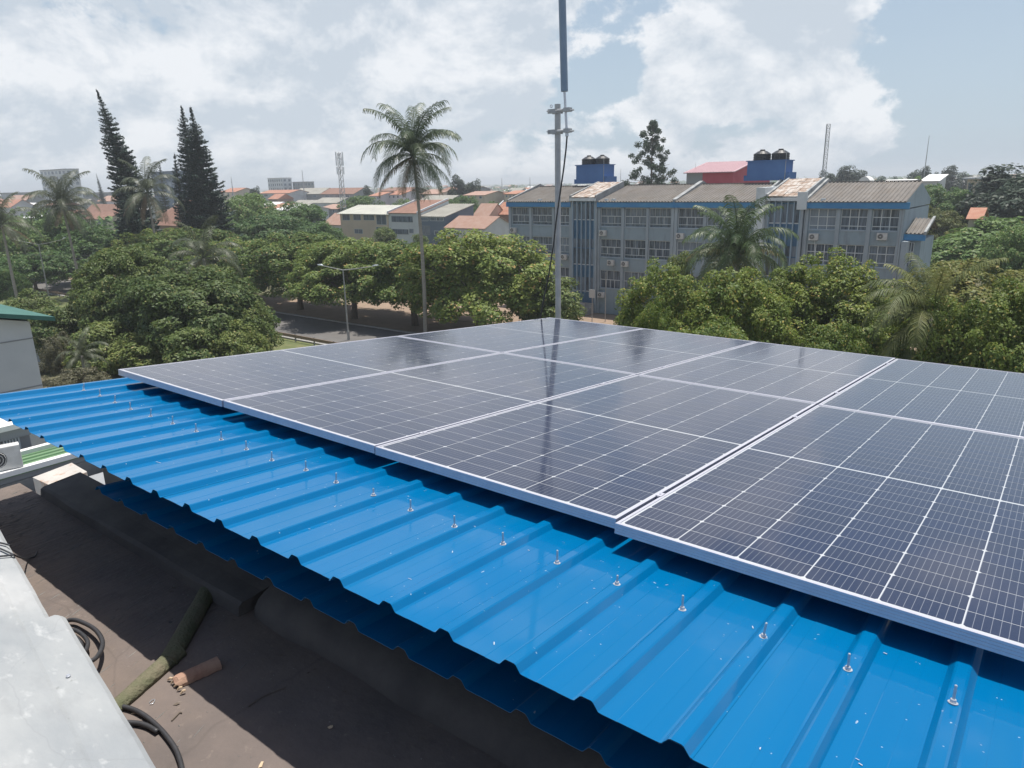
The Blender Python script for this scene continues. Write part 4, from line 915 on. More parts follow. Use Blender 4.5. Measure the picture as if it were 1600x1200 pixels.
def tree_px(key, px, py_top, D, wpx, label, group=None, htop=None):
    """tree whose crown top stands in the direction (px, py_top) at depth D and is wpx wide"""
    p = at_d(px, py_top, D); nat = {'avenue': (5.6, 8.7), 'big': (5.4, 9.3), 'near': (4.6, 10.0), 'yellow': (5.2, 10.0), 'far': (6.5, 9.6), 'dark': (4.2, 15.5), 'shrub': (2.6, 3.4), 'bush': (3.0, 6.0)}[key]
    rad = wpx / 2 * D / FPX; h = p.z
    # the crown's rim lies half its radius nearer than its centre
    return tree(key, (p.x, p.y), 1.0, label, group, sz=h / nat[1], sx=rad / nat[0])

# the avenue's far row
GA = 'trees in the row beyond the avenue'
avl = [(-106.5, 52.4, 1.0, 'avenue tree at the far left end of the row, behind the far street lamp'), (-94.5, 52.1, 1.05, 'avenue tree behind the dark tree pair, left of the pale gable house'),
       (-82.8, 52.6, 1.0, 'avenue tree with its trunk showing at the left end of the sandy strip'), (-71.6, 52.4, 1.05, 'avenue tree with a clear trunk left of the near street lamp'), (-60.6, 51.8, 1.0, 'avenue tree right behind the near street lamp'),
       (-51.6, 52.7, 1.05, 'avenue tree beside the trunk of the tallest coconut palm'), (-41.8, 52.2, 1.16, 'avenue tree right of the tallest palm, left of the antenna pole')]
for (x, y, s, l) in avl: tree('avenue', (x, y), s, l, GA, sx=1.22, sz=1.03)
tree('bush', (-34.0, 53.5), 1.15, 'small rounded tree just right of the antenna pole', None)
# the dark pair on the left
tree_px('big', 178, 386, 62, 170, 'tall dark tree left of the dark pair, behind the white green roofed building')
tree_px('big', 308, 410, 57, 225, 'broad dark tree beside the left end of the panels')
tree_px('big', 245, 428, 60, 170, 'dark tree squeezed between the two dark trees on the left')
tree_px('bush', 385, 470, 58, 70, 'small dark tree at the right edge of the dark group by the road')
for px, py, D, w, l in ((150, 505, 57, 110, 'low bush at the left foot of the dark trees'), (232, 515, 55, 110, 'low bush between the trunks of the dark trees'), (300, 512, 53, 110, 'low bush under the broad dark tree at the panel edge'), (366, 505, 53, 90, 'low bush at the right foot of the dark trees by the verge')):
    tree_px('bush', px, py, D, w, l, 'low bushes under the dark trees')
# right-hand near trees
GN = 'bright green trees behind the right of the panels'
tree_px('near', 1042, 418, 43, 165, 'bright tree left of the drooping palm, before the facade bays', GN)
tree_px('near', 1150, 425, 39, 190, 'bright tree below the drooping palm', GN)
tree_px('near', 1115, 470, 33, 200, 'low bright tree right behind the back edge of the panels', GN)
tree_px('near', 1325, 408, 42, 215, 'dark leaved tree in front of the right end of the grey facade', GN)
tree_px('near', 1235, 425, 44, 150, 'bright tree before the right stair tower', GN)
tree_px('yellow', 1540, 408, 52, 260, 'tree with yellowish top at the right edge, behind the low palm')
tree_px('near', 1490, 470, 33, 190, 'bright tree right of the low palm near the panels', GN)
tree_px('near', 1590, 445, 31, 210, 'bright tree cut by the right edge of the photo, above the panels', GN)
tree_px('near', 1300, 480, 34, 150, 'low tree left of the low palm, above the panel edge', GN)
tree_px('near', 1010, 480, 36, 110, 'small bright tree at the corner of the panels right of the entrance steps', GN)
tree_px('bush', 1058, 400, 60, 60, 'small tree left of the drooping palm close to the facade')
# further right
tree_px('far', 1535, 333, 88, 240, 'wide dark green canopy behind the right end of the grey facade')
tree_px('far', 1468, 288, 125, 110, 'round topped green tree standing above the canopy on the right')
tree_px('yellow', 1450, 318, 112, 110, 'tree with yellowish leaves right of the low wing roof')
tree_px('far', 1610, 352, 76, 120, 'round green tree cut by the right edge of the photo')
tree_px('far', 1430, 272, 150, 70, 'greyish tree before the white roofed house on the right', None)
GC = 'dark casuarinas on the right skyline'
tree_px('dark', 1585, 248, 118, 130, 'tall dark casuarina at the right edge of the skyline', GC)
tree_px('dark', 1620, 262, 105, 130, 'tall dark casuarina cut off by the right edge', GC)
tree_px('dark', 1553, 268, 128, 80, 'dark casuarina right of the pale house with flat white roof', GC)
for px, py, D, w, l in ((1428, 258, 260, 34, 'dark casuarina left of the thin whip mast'), (1446, 255, 265, 30, 'dark casuarina at the foot of the thin whip mast'), (1465, 262, 262, 28, 'small dark casuarina right of the whip mast'), (1484, 254, 255, 44, 'dark casuarina above the round topped green tree'), (1512, 262, 262, 40, 'dark casuarina left of the pale house with flat white roof'),
                        (1326, 254, 255, 52, 'broad dark casuarina clump above the right brown roof'), (1296, 258, 262, 34, 'dark casuarina beside the lattice radio mast'), (1345, 262, 270, 30, 'dark casuarina at the right of the clump above the brown roof'), (1400, 270, 300, 26, 'small casuarina behind the white dome on the skyline'), (1375, 272, 310, 26, 'small casuarina left of the pair behind the white dome')):
    tree_px('dark', px, py, D, w, l, GC)
# middle distance on the left
GM = 'green canopies between the avenue and the houses'
for px, py, D, w, l in ((60, 322, 128, 130, 'wide canopy under the greyish palm at the left'), (5, 345, 120, 110, 'canopy at the left edge behind the cut palm'), (130, 352, 118, 120, 'canopy below the greyish palm crown'), (45, 395, 108, 110, 'canopy left of the far street lamp'), (0, 420, 95, 70, 'canopy cut by the left edge over the far road'),
                        (385, 302, 150, 90, 'canopy right of the twin conifers'), (455, 312, 150, 110, 'broad canopy below the white apartment block'), (425, 335, 130, 140, 'big canopy behind the avenue left of the townhouses'), (500, 345, 135, 80, 'canopy in front of the small salmon roof'), (365, 345, 125, 90, 'canopy at the foot of the twin conifers'),
                        (255, 375, 112, 110, 'canopy in front of the brown hipped house'), (330, 372, 112, 100, 'canopy left of the townhouse row near the avenue'), (200, 372, 116, 80, 'canopy at the foot of the leaning conifer')):
    tree_px('far', px, py, D, w, l, GM)
for px, py, D, w, l in ((597, 358, 128, 55, 'small garden tree before the ochre townhouse'), (545, 372, 122, 45, 'small garden tree left of the ochre townhouse'), (660, 368, 125, 40, 'small garden tree before the slate blue townhouse'), (765, 368, 128, 60, 'small garden tree in front of the orange roofed house')):
    tree_px('bush', px, py, D, w, l, 'garden trees before the townhouses')
for px, py, D, w, l in ((716, 268, 250, 34, 'dark feathery tree left of the pair right of the tallest palm'), (737, 272, 252, 32, 'dark feathery tree right of the pair right of the tallest palm'), (573, 286, 300, 20, 'small dark tree beside the lattice phone tower'), (395, 285, 320, 20, 'small dark tree left of the white apartment block'), (720, 306, 190, 60, 'dark canopy behind the grey sheet roof townhouse'), (640, 308, 200, 60, 'dark canopy behind the ochre townhouse roof'), (560, 306, 210, 70, 'dark canopy at the foot of the phone tower'), (775, 312, 180, 60, 'dark canopy left of the grey facade roof')):
    tree_px('dark' if py < 295 else 'far', px, py, D, w, l, 'trees among the far roofs')
# shrubs at the bottom left
tree_px('bush', 95, 480, 62, 90, 'grey green thorny tree right of the white wall')
tree_px('bush', 35, 455, 70, 90, 'green tree behind the teal roof corner')
tree_px('shrub', 122, 572, 50, 90, 'pale dry shrub beside the edge of the blue roof')
tree_px('shrub', 80, 588, 47, 70, 'pale dry shrub against the white wall')
tree_px('shrub', 92, 520, 58, 60, 'greyish shrub between the white wall and the dark trees')

# ---------------------------------------------------------------- palms
def frond_mesh(name, seed, L, lift, droop, mat, lw=.75, nl=42):
    rg = np.random.default_rng(seed); rn = random.Random(seed); V = []; F = []
    pts = []; p = Vector((0, 0, 0)); a = lift
    n = 16
    for i in range(n + 1):
        pts.append(p.copy()); f = i / n; a2 = lift - droop * f ** 1.35; p = p + Vector((math.cos(a2), 0.02 * math.sin(seed + f * 3), math.sin(a2))) * (L / n)
    m = MB(); m.tube(pts, [max(.012, .045 * (1 - i / n) + .008) for i in range(n + 1)], 4, cap=False)
    V = [tuple(v) for v in m.v]; F = list(m.f)
    for k in range(nl):
        f = .10 + .90 * k / nl; i = min(int(f * n), n - 1); q = pts[i].lerp(pts[i + 1], f * n - i); t = (pts[i + 1] - pts[i]).normalized()
        nrm = Vector((-t.z, 0, t.x)); ll = lw * (math.sin(math.pi * min(.93, f * .8 + .16)) ** .6) * rn.uniform(.85, 1.1)
        for sd_ in (-1, 1):
            d = (Vector((0, sd_, 0)) * .80 + t * .62 + nrm * rn.uniform(.0, .22)).normalized(); hang = Vector((0, 0, -1)) * rn.uniform(.8, 1.7)
            a0_ = q; a1_ = q + d * ll * .5 + hang * ll * .10; a2_ = q + d * ll * .85 + hang * ll * .50; w = t * .036 * (L / 5)
            b = len(V); V += [tuple(a0_ - w * .6), tuple(a0_ + w * .6), tuple(a1_ + w), tuple(a1_ - w), tuple(a2_ + w * .25), tuple(a2_ - w * .25)]
            F += [(b, b + 1, b + 2, b + 3), (b + 3, b + 2, b + 4, b + 5)]
    return np_mesh(name, np.array(V, dtype=float), np.array(F), [mat])
def frond_set(mat, dry, L, s0):
    up = [frond_mesh('frond', s0 + i, L, R(l), R(d), mat, lw=L * .22) for i, (l, d) in enumerate(((80, 75), (60, 112), (40, 128), (12, 112), (-22, 66)))]
    dr = [frond_mesh('frond', s0 + 9 + i, L * .85, R(l), R(50), dry, lw=L * .13) for i, l in enumerate((-20, -45))]
    return up, dr
frond_deep_m = leafmat('deep_palm_frond', (0.038, 0.075, 0.028), (0.085, 0.125, 0.045), None, trans=.2, rough=.45)
FS = {'green': frond_set(frond_m, frond_dry_m, 5.0, 100), 'grey': frond_set(frond_grey_m, frond_dry_m, 5.0, 200), 'dry': frond_set(frond_dry_m, frond_dry_m, 5.0, 300), 'gold': frond_set(frond_deep_m, frond_gold_m, 5.0, 400)}
frond_mix_m = leafmat('olive_palm_frond', (0.080, 0.115, 0.040), (0.19, 0.20, 0.075), None, trans=.25)
FS['low'] = frond_set(frond_mix_m, frond_gold_m, 5.0, 500)
FS['gold'] = (FS['gold'][0], [frond_mesh('frond', 450 + i, 4.6, R(l), R(78), frond_gold_m, lw=.9) for i, l in enumerate((28, -8))])
def palm(foot, top, rad, kindf, label, nf=24, seed=0, r0=.17, nuts=True, ndry=3, only=None, lean=0.3, group=None):
    foot = Vector(foot); top = Vector(top); e = empty('palm_tree', foot, (0, 0, 0), label, 'palm tree', group); rn = random.Random(seed)
    d = top - foot; pts = []; rr = []
    for i in range(26):
        f = i / 25; b = 4 * f * (1 - f) * lean; pts.append(Vector((d.x * f + b, d.y * f - b * .4, d.z * f))); rr.append(r0 * (1.25 - .5 * f) * (1.06 if i % 2 else .97))
    MB().tube(pts, rr, 9).build('trunk', palm_bark_m, e, smooth=True)
    up, dr = FS[kindf]; sc = rad / 4.3
    k = 0
    for i in range(nf):
        tier = i / nf; mi = min(4, int(tier * 5)); a = i * 2.399 + rn.uniform(-.2, .2); tk = 1.22 - .25 * tier
        if only and not only(a % 6.283, tier): continue
        link('frond', up[mi], e, d, (rn.uniform(-.15, .15), rn.uniform(-.12, .12), a), (sc * tk * rn.uniform(.88, 1.1),) * 3)
    for i in range(ndry):
        link('frond', dr[i % 2], e, d + Vector((0, 0, -.1)), (0, 0, rn.uniform(0, 6.28)), (sc * rn.uniform(.8, 1),) * 3)
    if nuts:
        m = MB()
        for i in range(9):
            a = rn.uniform(0, 6.28); r_ = .34 * sc ** .5; m.lathe([(.02, -.14), (.10, -.08), (.12, 0), (.09, .09), (.02, .13)], (d.x + r_ * math.cos(a), d.y + r_ * math.sin(a), d.z - .30 - rn.uniform(0, .25)), 7)
        m.build('coconuts', coconut_m, e, smooth=True)
    return e
pf = at_z(665, 541); pt_ = at_y(646, 244, pf.y)
palm(pf, pt_, 4.2, 'green', 'tallest coconut palm with a bare trunk, alone against the sky in the middle', nf=36, seed=5, r0=.165, lean=.55, ndry=3)
p_ = at_d(98, 322, 100); palm((p_.x - .3, p_.y + .6, 0), p_, 4.6, 'grey', 'greyish palm with drooping fronds in front of the far tower block', nf=26, seed=6, ndry=4)
p_ = at_d(230, 302, 104); palm((p_.x + .6, p_.y, 0), p_, 4.9, 'grey', 'wind blown palm with dry brown fronds between the conifers', nf=16, seed=7, ndry=7)
p_ = at_d(3, 352, 92); palm((p_.x, p_.y, 0), p_, 4.2, 'grey', 'palm cut by the left edge of the photo', nf=18, seed=8, ndry=6)
p_ = at_d(318, 404, 68); palm((p_.x + .4, p_.y, 0), p_, 3.5, 'grey', 'low palm rising behind the broad dark tree beside the panels', nf=15, seed=9, ndry=1, nuts=False)
p_ = at_d(1150, 398, 57); palm((p_.x + .3, p_.y, 0), p_, 4.1, 'gold', 'drooping palm with yellow lower fronds in front of the grey facade', nf=40, seed=10, ndry=10)
p_ = at_d(1452, 497, 33); palm((p_.x, p_.y + .3, 0), p_, 2.8, 'low', 'low palm with brownish fronds above the panel edge on the right', nf=34, seed=13, ndry=2, nuts=False, only=lambda a, t: abs(a - 3.9) < 1.0 or t < .08)
p_ = at_d(128, 556, 52); palm((p_.x, p_.y, 0), p_, 1.7, 'grey', 'small low palm below the dark trees near the parked cars', nf=14, seed=12, ndry=0, nuts=False, r0=.12)

# ---------------------------------------------------------------- conifers
def conifer_mesh(name, seed, Hh, rad, tiers, mat, power=.8, base=.06, open_=0.0, lean=0.0, step_up=.22):
    rg = np.random.default_rng(seed); P = []; Nn = []; L = []
    for i in range(tiers):
        f = (i + rg.uniform(-.2, .2)) / tiers; z = Hh * (base + (1 - base) * f); r = rad * max(.05, (1 - f)) ** power * rg.uniform(.82, 1.08)
        if f < .12: r *= .75 + f * 2
        if f > .86: r *= .25 + .75 * (1 - f) / .14
        nb = 7 if open_ == 0 else 5; a0_ = rg.uniform(0, 6.28)
        for b in range(nb):
            if rg.random() < open_: continue
            a = a0_ + 2 * math.pi * b / nb + rg.uniform(-.15, .15); rb = r * rg.uniform(.72, 1.10); n = max(4, int(rb / .16)); q = np.linspace(.10, 1.0, n)
            n3 = n * 8; q = np.repeat(q, 8) + rg.uniform(-.03, .03, n3); w = rb * .20 * (1 - np.abs(q - .6) * .7) + .10 * min(1, rb)
            lat = rg.uniform(-1, 1, n3) * w; x = q * rb * math.cos(a) - lat * math.sin(a); y = q * rb * math.sin(a) + lat * math.cos(a)
            zb_o = rg.uniform(-.22, .22)
            zz = z + zb_o + rb * (-.10 * q + step_up * q ** 3) + rg.uniform(-.13, .10, n3)
            P.append(np.stack([x, y, zz], 1)); Nn.append(unit(np.array([0, 0, 1.0]) + rg.normal(size=(n3, 3)) * .45)); L.append(rg.uniform(.32, .66, n3) * (.35 + .65 * min(1, rb / 2)))
    P = np.concatenate(P); Nn = np.concatenate(Nn); L = np.concatenate(L); fz = P[:, 2] / Hh; P[:, 0] += lean * fz ** 2 * Hh
    v, f = leaf_quads(P, Nn, L, rg, .38, .05); return np_mesh(name, v, f, [mat])
def conifer(px, py, D, wpx, nm, label, seed, lean=0.0, open_=0.0, power=.8, tiers=64, base=.08, mat=None, step_up=.22, group=None):
    p = at_d(px, py, D); Hh = p.z; rad = wpx / 2 * D / FPX
    lx = lean * Hh; ax = Vector((M[0, 0], M[1, 0], 0)).normalized()          # the lean leans across the view
    ang = math.atan2(ax.y, ax.x); foot = Vector((p.x, p.y, 0)) - ax * lx
    e = empty(nm, foot, (0, 0, ang), label, 'tree', group)
    link('crown', conifer_mesh('crown', seed, Hh, rad, tiers, mat or leaf_pine, power, base, open_, lean, step_up), e)
    pts = [(lean * (i / 10) ** 2 * Hh, 0, Hh * i / 10) for i in range(11)]
    MB().tube(pts, [.34 * (1 - i / 10.6) for i in range(11)], 8).build('trunk', bark_m, e)
    return e
GP = 'tall dark conifers left of the middle'
conifer(150, 138, 112, 88, 'norfolk_pine', 'tall slender conifer leaning to the left against the sky', 1, lean=-.115, power=.72, tiers=66, group=GP)
conifer(283, 164, 116, 66, 'norfolk_pine', 'left one of the two tall conifers that share a base', 2, lean=-.01, power=.6, tiers=60, group=GP)
conifer(297, 165, 113, 100, 'norfolk_pine', 'right, broader one of the two tall conifers that share a base', 3, lean=-.03, power=.75, tiers=66, group=GP)
conifer(272, 238, 122, 40, 'norfolk_pine', 'shorter conifer half hidden at the left of the tall pair', 4, power=.6, tiers=40, group=GP)
conifer(196, 300, 108, 60, 'norfolk_pine', 'dark lower conifer at the foot of the leaning one', 6, power=.5, tiers=44, group=GP)
conifer(248, 250, 200, 26, 'conifer', 'small conifer peeping over the dark flat roofed block', 7, power=.7, tiers=30)
conifer(150, 271, 300, 18, 'conifer', 'far slim cone shaped conifer right of the far tower block', 8, lean=-.06, power=.9, tiers=50, base=.02)
p = at_d(1020, 187, 140); pn = empty('pine_tree', (p.x, p.y, 0), (0, 0, 0), 'open branched pine behind the brown roofs, left of the pink roofed hall', 'tree')
def pine_crown():
    rg = np.random.default_rng(44); P = []; Nn = []; L = []
    for i in range(84):
        f = (i / 84) ** 1.15; z = 12.5 + 13.3 * f; r = (6.3 * (1 - f) ** .75 + .35) * rg.uniform(.3, 1.0); a = rg.uniform(0, 6.28); c = np.array([r * math.cos(a), r * math.sin(a), z + r * .12]); cr = rg.uniform(.5, 1.15) * (1.15 - .45 * f); n = int(130 * cr)
        d = unit(rg.normal(size=(n, 3))); P.append(c + d * cr * rg.uniform(.3, 1, n)[:, None] * np.array([1, 1, .8])); Nn.append(unit(d + rg.normal(size=(n, 3)) * .6)); L.append(rg.uniform(.3, .6, n))
    v, f = leaf_quads(np.concatenate(P), np.concatenate(Nn), np.concatenate(L), rg, .42, .05); return np_mesh('crown', v, f, [leaf_dark])
link('crown', pine_crown(), pn)
m = MB(); m.tube([(0, 0, 0), (.1, 0, 14), (0, 0, 25.4)], [.34, .22, .05], 8); rn = random.Random(3)
for k in range(26):
    z = 12.5 + 12 * k / 26; a = rn.uniform(0, 6.28); r = 5.6 * (1 - k / 27) ** .75; m.tube([(.05, 0, z), (r * math.cos(a), r * math.sin(a), z + r * .14)], [.07, .02], 4)
m.build('trunk', bark_m, pn)

# ================================================================ HOUSES AND FAR BUILDINGS
def hpart(root, mb, name, mat, parent=None, **k):
    off = Vector(root.location); mb.v = [(v[0] - off.x, v[1] - off.y, v[2] - off.z) for v in mb.v]
    return mb.build(name, mat, parent or root, **k)
def house(nm, label, x0, x1, y0, dep, ze, zr, wall, roof_m, style='gable', wins=(), over=.35, group=None, para=None, cat='house', ribs=0.0, gable_m=None):
    """a house whose front (towards us) is the plane y = y0; its roof slopes towards us from a ridge along x"""
    y1 = y0 + dep; e = empty(nm, ((x0 + x1) / 2, y0, 0), (0, 0, 0), label, cat, group); w = MB(); xm = (x0 + x1) / 2; ym = y0 + dep / 2
    w.box(x0, x1, y0, y1, 0, ze)
    if style == 'gable':
        for xx in (x0, x1 - .2): w.add([(xx, y0, ze + .002), (xx + .2, y0, ze + .002), (xx + .2, y1, ze + .002), (xx, y1, ze + .002), (xx, ym, zr - .08), (xx + .2, ym, zr - .08)], [(0, 1, 5, 4), (2, 3, 4, 5), (1, 2, 5), (3, 0, 4)])
    if style == 'mono':
        for xx in (x0, x1 - .2): w.add([(xx, y0, ze + .002), (xx + .2, y0, ze + .002), (xx + .2, y1, ze + .002), (xx, y1, ze + .002), (xx, y1, zr - .08), (xx + .2, y1, zr - .08)], [(0, 1, 5, 4), (1, 2, 5), (3, 0, 4), (2, 3, 4, 5)])
    hpart(e, w, 'wall', wall)
    sl = (zr - ze) / ((dep / 2) if style != 'mono' else dep); xa, xb, ya, yb = x0 - over, x1 + over, y0 - over, y1 + over; zo = ze - over * sl + .06
    rf = MB(); th = .12
    def slab(a, b, c, d):
        rf.add([a, b, c, d] + [(p[0], p[1], p[2] - th) for p in (a, b, c, d)], [(0, 1, 2, 3), (7, 6, 5, 4), (0, 4, 5, 1), (1, 5, 6, 2), (2, 6, 7, 3), (3, 7, 4, 0)])
    if style == 'gable': slab((xa, ya, zo), (xb, ya, zo), (xb, ym, zr + .06), (xa, ym, zr + .06)); slab((xb, yb, zo), (xa, yb, zo), (xa, ym + .003, zr + .06), (xb, ym + .003, zr + .06))
    elif style == 'mono': slab((xa, ya, zo), (xb, ya, zo), (xb, yb, zr + .06), (xa, yb, zr + .06))
    elif style == 'hip':
        hh = min(dep / 2, (x1 - x0) / 2 - .3); rf.add([(xa, ya, zo), (xb, ya, zo), (xb, yb, zo), (xa, yb, zo), (x0 + hh, ym, zr), (x1 - hh, ym, zr)], [(0, 1, 5, 4), (1, 2, 5), (2, 3, 4, 5), (3, 0, 4), (3, 2, 1, 0)])
    elif style == 'flat': slab((xa, ya, ze + .3), (xb, ya, ze + .3), (xb, yb, ze + .3), (xa, yb, ze + .3))
    hpart(e, rf, 'roof', roof_m)
    if ribs and style in ('gable', 'mono'):        # tile courses / sheet ribs standing proud of the slope
        rb = MB(); n = int((x1 - x0) / ribs); yt = ym if style == 'gable' else yb; zt = zr + .065
        for i in range(n):
            x = xa + (i + .5) * (xb - xa) / n; rb.add([(x - ribs * .18, ya, zo + .004), (x + ribs * .18, ya, zo + .004), (x + ribs * .18, yt, zt), (x - ribs * .18, yt, zt), (x, ya, zo + .07), (x, yt, zt + .07)], [(0, 1, 4), (1, 2, 5, 4), (2, 3, 5), (3, 0, 4, 5)])
        o = hpart(e, rb, 'roof_ribs', roof_m); o['kind'] = 'stuff'
    if para:
        pm = MB()
        for xx in para:
            yt, zt = (ym, zr) if style == 'gable' else (yb, zr)
            pm.add([(xx - .13, ya - .1, ze - .4), (xx + .13, ya - .1, ze - .4), (xx + .13, yt, ze - .4), (xx - .13, yt, ze - .4), (xx - .13, ya - .1, zo + .35), (xx + .13, ya - .1, zo + .35), (xx + .13, yt, zt + .4), (xx - .13, yt, zt + .4)], [(3, 2, 1, 0), (4, 5, 6, 7), (0, 1, 5, 4), (1, 2, 6, 5), (2, 3, 7, 6), (3, 0, 4, 7)])
        hpart(e, pm, 'verge_wall', fin_m)
    for wq in wins:
        a, b, c, d = wq[:4]; f = MB(); yy = y0
        f.box(a - .06, b + .06, yy - .06, yy - .003, c - .06, c); f.box(a - .06, b + .06, yy - .06, yy - .003, d, d + .06); f.box(a - .06, a, yy - .06, yy - .003, c, d); f.box(b, b + .06, yy - .06, yy - .003, c, d)
        n = max(1, int((b - a) / 1.3))
        for k in range(1, n): xx = a + (b - a) * k / n; f.box(xx - .03, xx + .03, yy - .05, yy - .004, c, d)
        fr = hpart(e, f, 'window', wq[4] if len(wq) > 4 else frame_w_m)
        g_ = MB().quad((a, yy - .02, c), (b, yy - .02, c), (b, yy - .02, d), (a, yy - .02, d)); off = Vector(e.location); g_.v = [(v[0] - off.x, v[1] - off.y, v[2] - off.z) for v in g_.v]; g_.build('pane', glass_dark_m, fr)
    return e
def hx(px, py, Y): p = at_y(px, py, Y); return p.x, p.z
# the row of townhouses beyond the avenue (fronts on y = 107)
YT = 107.0
GT = 'townhouses beyond the avenue'
def wpx(x0, x1, ytop, ybot, Y, mat=None):
    a, zt = hx(x0, ytop, Y); b, zb = hx(x1, ybot, Y); return (a, b, zb, zt) + ((mat,) if mat else ())
xa, ze = hx(531, 333, YT); xb, _ = hx(606, 333, YT); _, zr = hx(590, 321, YT + 5)
house('townhouse', 'ochre walled townhouse with a pale sheet roof and open balconies', xa, xb, YT, 12, ze, zr, wall_yellow_m, tile_pale_m, 'gable', [wpx(535, 547, 335, 344, YT), wpx(552, 564, 335, 344, YT), wpx(568, 585, 336, 344, YT), wpx(588, 604, 336, 351, YT), wpx(554, 567, 358, 365, YT), wpx(588, 604, 355, 366, YT)], .6, GT, ribs=.6)
xa2, _ = hx(606.5, 333, YT); xb2, ze2 = hx(647.5, 333, YT); _, zr2 = hx(690, 313, YT + 7)
house('townhouse', 'white walled townhouse with a steep brown roof between white verges', xa2, xb2 + 1.2, YT, 9, ze2, zr2, wall_white_m, tile_brown_m, 'mono', [wpx(612, 645, 338, 347, YT, frame_d_m), wpx(613, 638, 358, 366, YT, frame_d_m), wpx(640, 646, 358, 364, YT, frame_d_m)], .25, GT, para=(xa2 + .1, xb2 + 1.1))
xa3, _ = hx(654.5, 338, YT); xb3, ze3 = hx(694.5, 338.5, YT); _, zr3 = hx(740, 319, YT + 9)
house('townhouse', 'slate blue townhouse with a grey ribbed roof, right of the palm trunk', xa3, xb3, YT, 9, ze3, zr3, wall_navy_m, tile_grey_m, 'mono', [wpx(656, 669, 340, 345, YT), wpx(672, 693, 340, 345, YT), wpx(657, 672, 353, 366, YT, frame_d_m), wpx(679, 690, 361, 367, YT)], .25, GT, para=(xa3 - .1,), ribs=.5)
xa4, ze4 = hx(696, 355, YT - 1); xb4, _ = hx(757, 357, YT - 1); _, zr4 = hx(760, 338, YT + 3.5)
house('townhouse', 'low house with a broad orange tiled roof left of the grey facade', xa4, xb4, YT - 1, 9, ze4, zr4, wall_white_m, tile_salmon_m, 'gable', [wpx(700, 711, 361, 366, YT - 1), wpx(714, 722, 361, 366, YT - 1), wpx(765 - 20, 752, 361, 367, YT - 1)], .3, GT, ribs=.35)
xa5, ze5 = hx(700, 346, YT + 9); xb5, _ = hx(762, 338, YT + 9); _, zr5 = hx(735, 318, YT + 14)
house('townhouse', 'pink gabled house behind the orange roof', xa5 + 6, xb5 - 1, YT + 9, 9, ze5, zr5, wall_pink_m, tile_salmon_m, 'gable', [], .2, GT)
xa6, ze6 = hx(769, 334, YT + 14); xb6, _ = hx(796, 334, YT + 14); _, zr6 = hx(790, 316, YT + 18)
house('townhouse', 'house with a bright orange roof just left of the grey facade', xa6, xb6, YT + 14, 8, ze6, zr6, wall_brown_m, tile_red_m, 'gable', [], .3, GT, para=(xa6,), ribs=.4)
xa7, ze7 = hx(505, 350, YT + 4); xb7, _ = hx(533, 350, YT + 4); _, zr7 = hx(522, 333, YT + 8)
house('townhouse', 'low salmon roofed house at the left end of the townhouse row', xa7, xb7, YT + 4, 8, ze7, zr7, wall_white_m, tile_salmon_m, 'gable', [], .3, GT, ribs=.4)
# houses on the left
def house_px(nm, label, xl, xr, ye, yr, Y, dep, wall, roof_m, style='gable', **k):
    a, ze = hx(xl, ye, Y); b, ze_b = hx(xr, ye + (xr - xl) * -.0205, Y); _, zr = hx((xl + xr) / 2, yr, Y + (dep / 2 if style != 'mono' else dep)); return house(nm, label, a, b, Y, dep, ze, max(zr, ze + .3), wall, roof_m, style, **k)
GH = 'houses among the trees on the left'
a, ze = hx(236, 346, 78); b, _ = hx(293, 346, 78); _, zr = hx(270, 312, 83)
house('hipped_house', 'brown house with a wide hipped roof at the foot of the twin conifers', a, b, 78, 11, ze, zr, wall_brown_m, tile_brown_m, 'hip', wins=[wpx(240, 250, 352, 359, 78), wpx(282, 290, 351, 358, 78)], over=.9, group=GH)
house_px('hipped_house', 'smaller brown roofed wing right of the twin conifers', 330, 366, 343, 327, 95, 9, wall_brown_m, tile_brown_m, 'hip', over=.6, group=GH)
house_px('gable_house', 'pale gable house with yellow verges left of the leaning conifer', 133, 168, 341, 331, 92, 7, wall_cream_m, tile_brown_m, 'gable', wins=[wpx(150, 158, 344, 349, 92)], para=None, group=GH, over=.4)
house_px('gable_house', 'cream gable house behind the pale one, at the leaning conifer', 128, 178, 334, 319, 105, 8, wall_cream_m, tile_brown_m, 'gable', group=GH, over=.3)
house_px('gable_house', 'house with a red roof and white verge at the left edge', -20, 17, 323, 312, 110, 9, wall_white_m, tile_red_m, 'gable', group=GH)
house_px('gable_house', 'salmon roofed house over the canopies at the left, below the dark flat block', 8, 40, 313, 305, 140, 9, wall_grey_m, tile_salmon_m, 'gable', group=GH)
house_px('gable_house', 'pink roofed house left of the leaning conifer', 152, 180, 314, 306, 150, 10, wall_white_m, tile_salmon_m, 'gable', group=GH)
house_px('gable_house', 'white house with a lean-to roof behind the greyish palm', 20, 45, 322, 317, 118, 8, wall_white_m, roof_white_m, 'gable', group=GH)
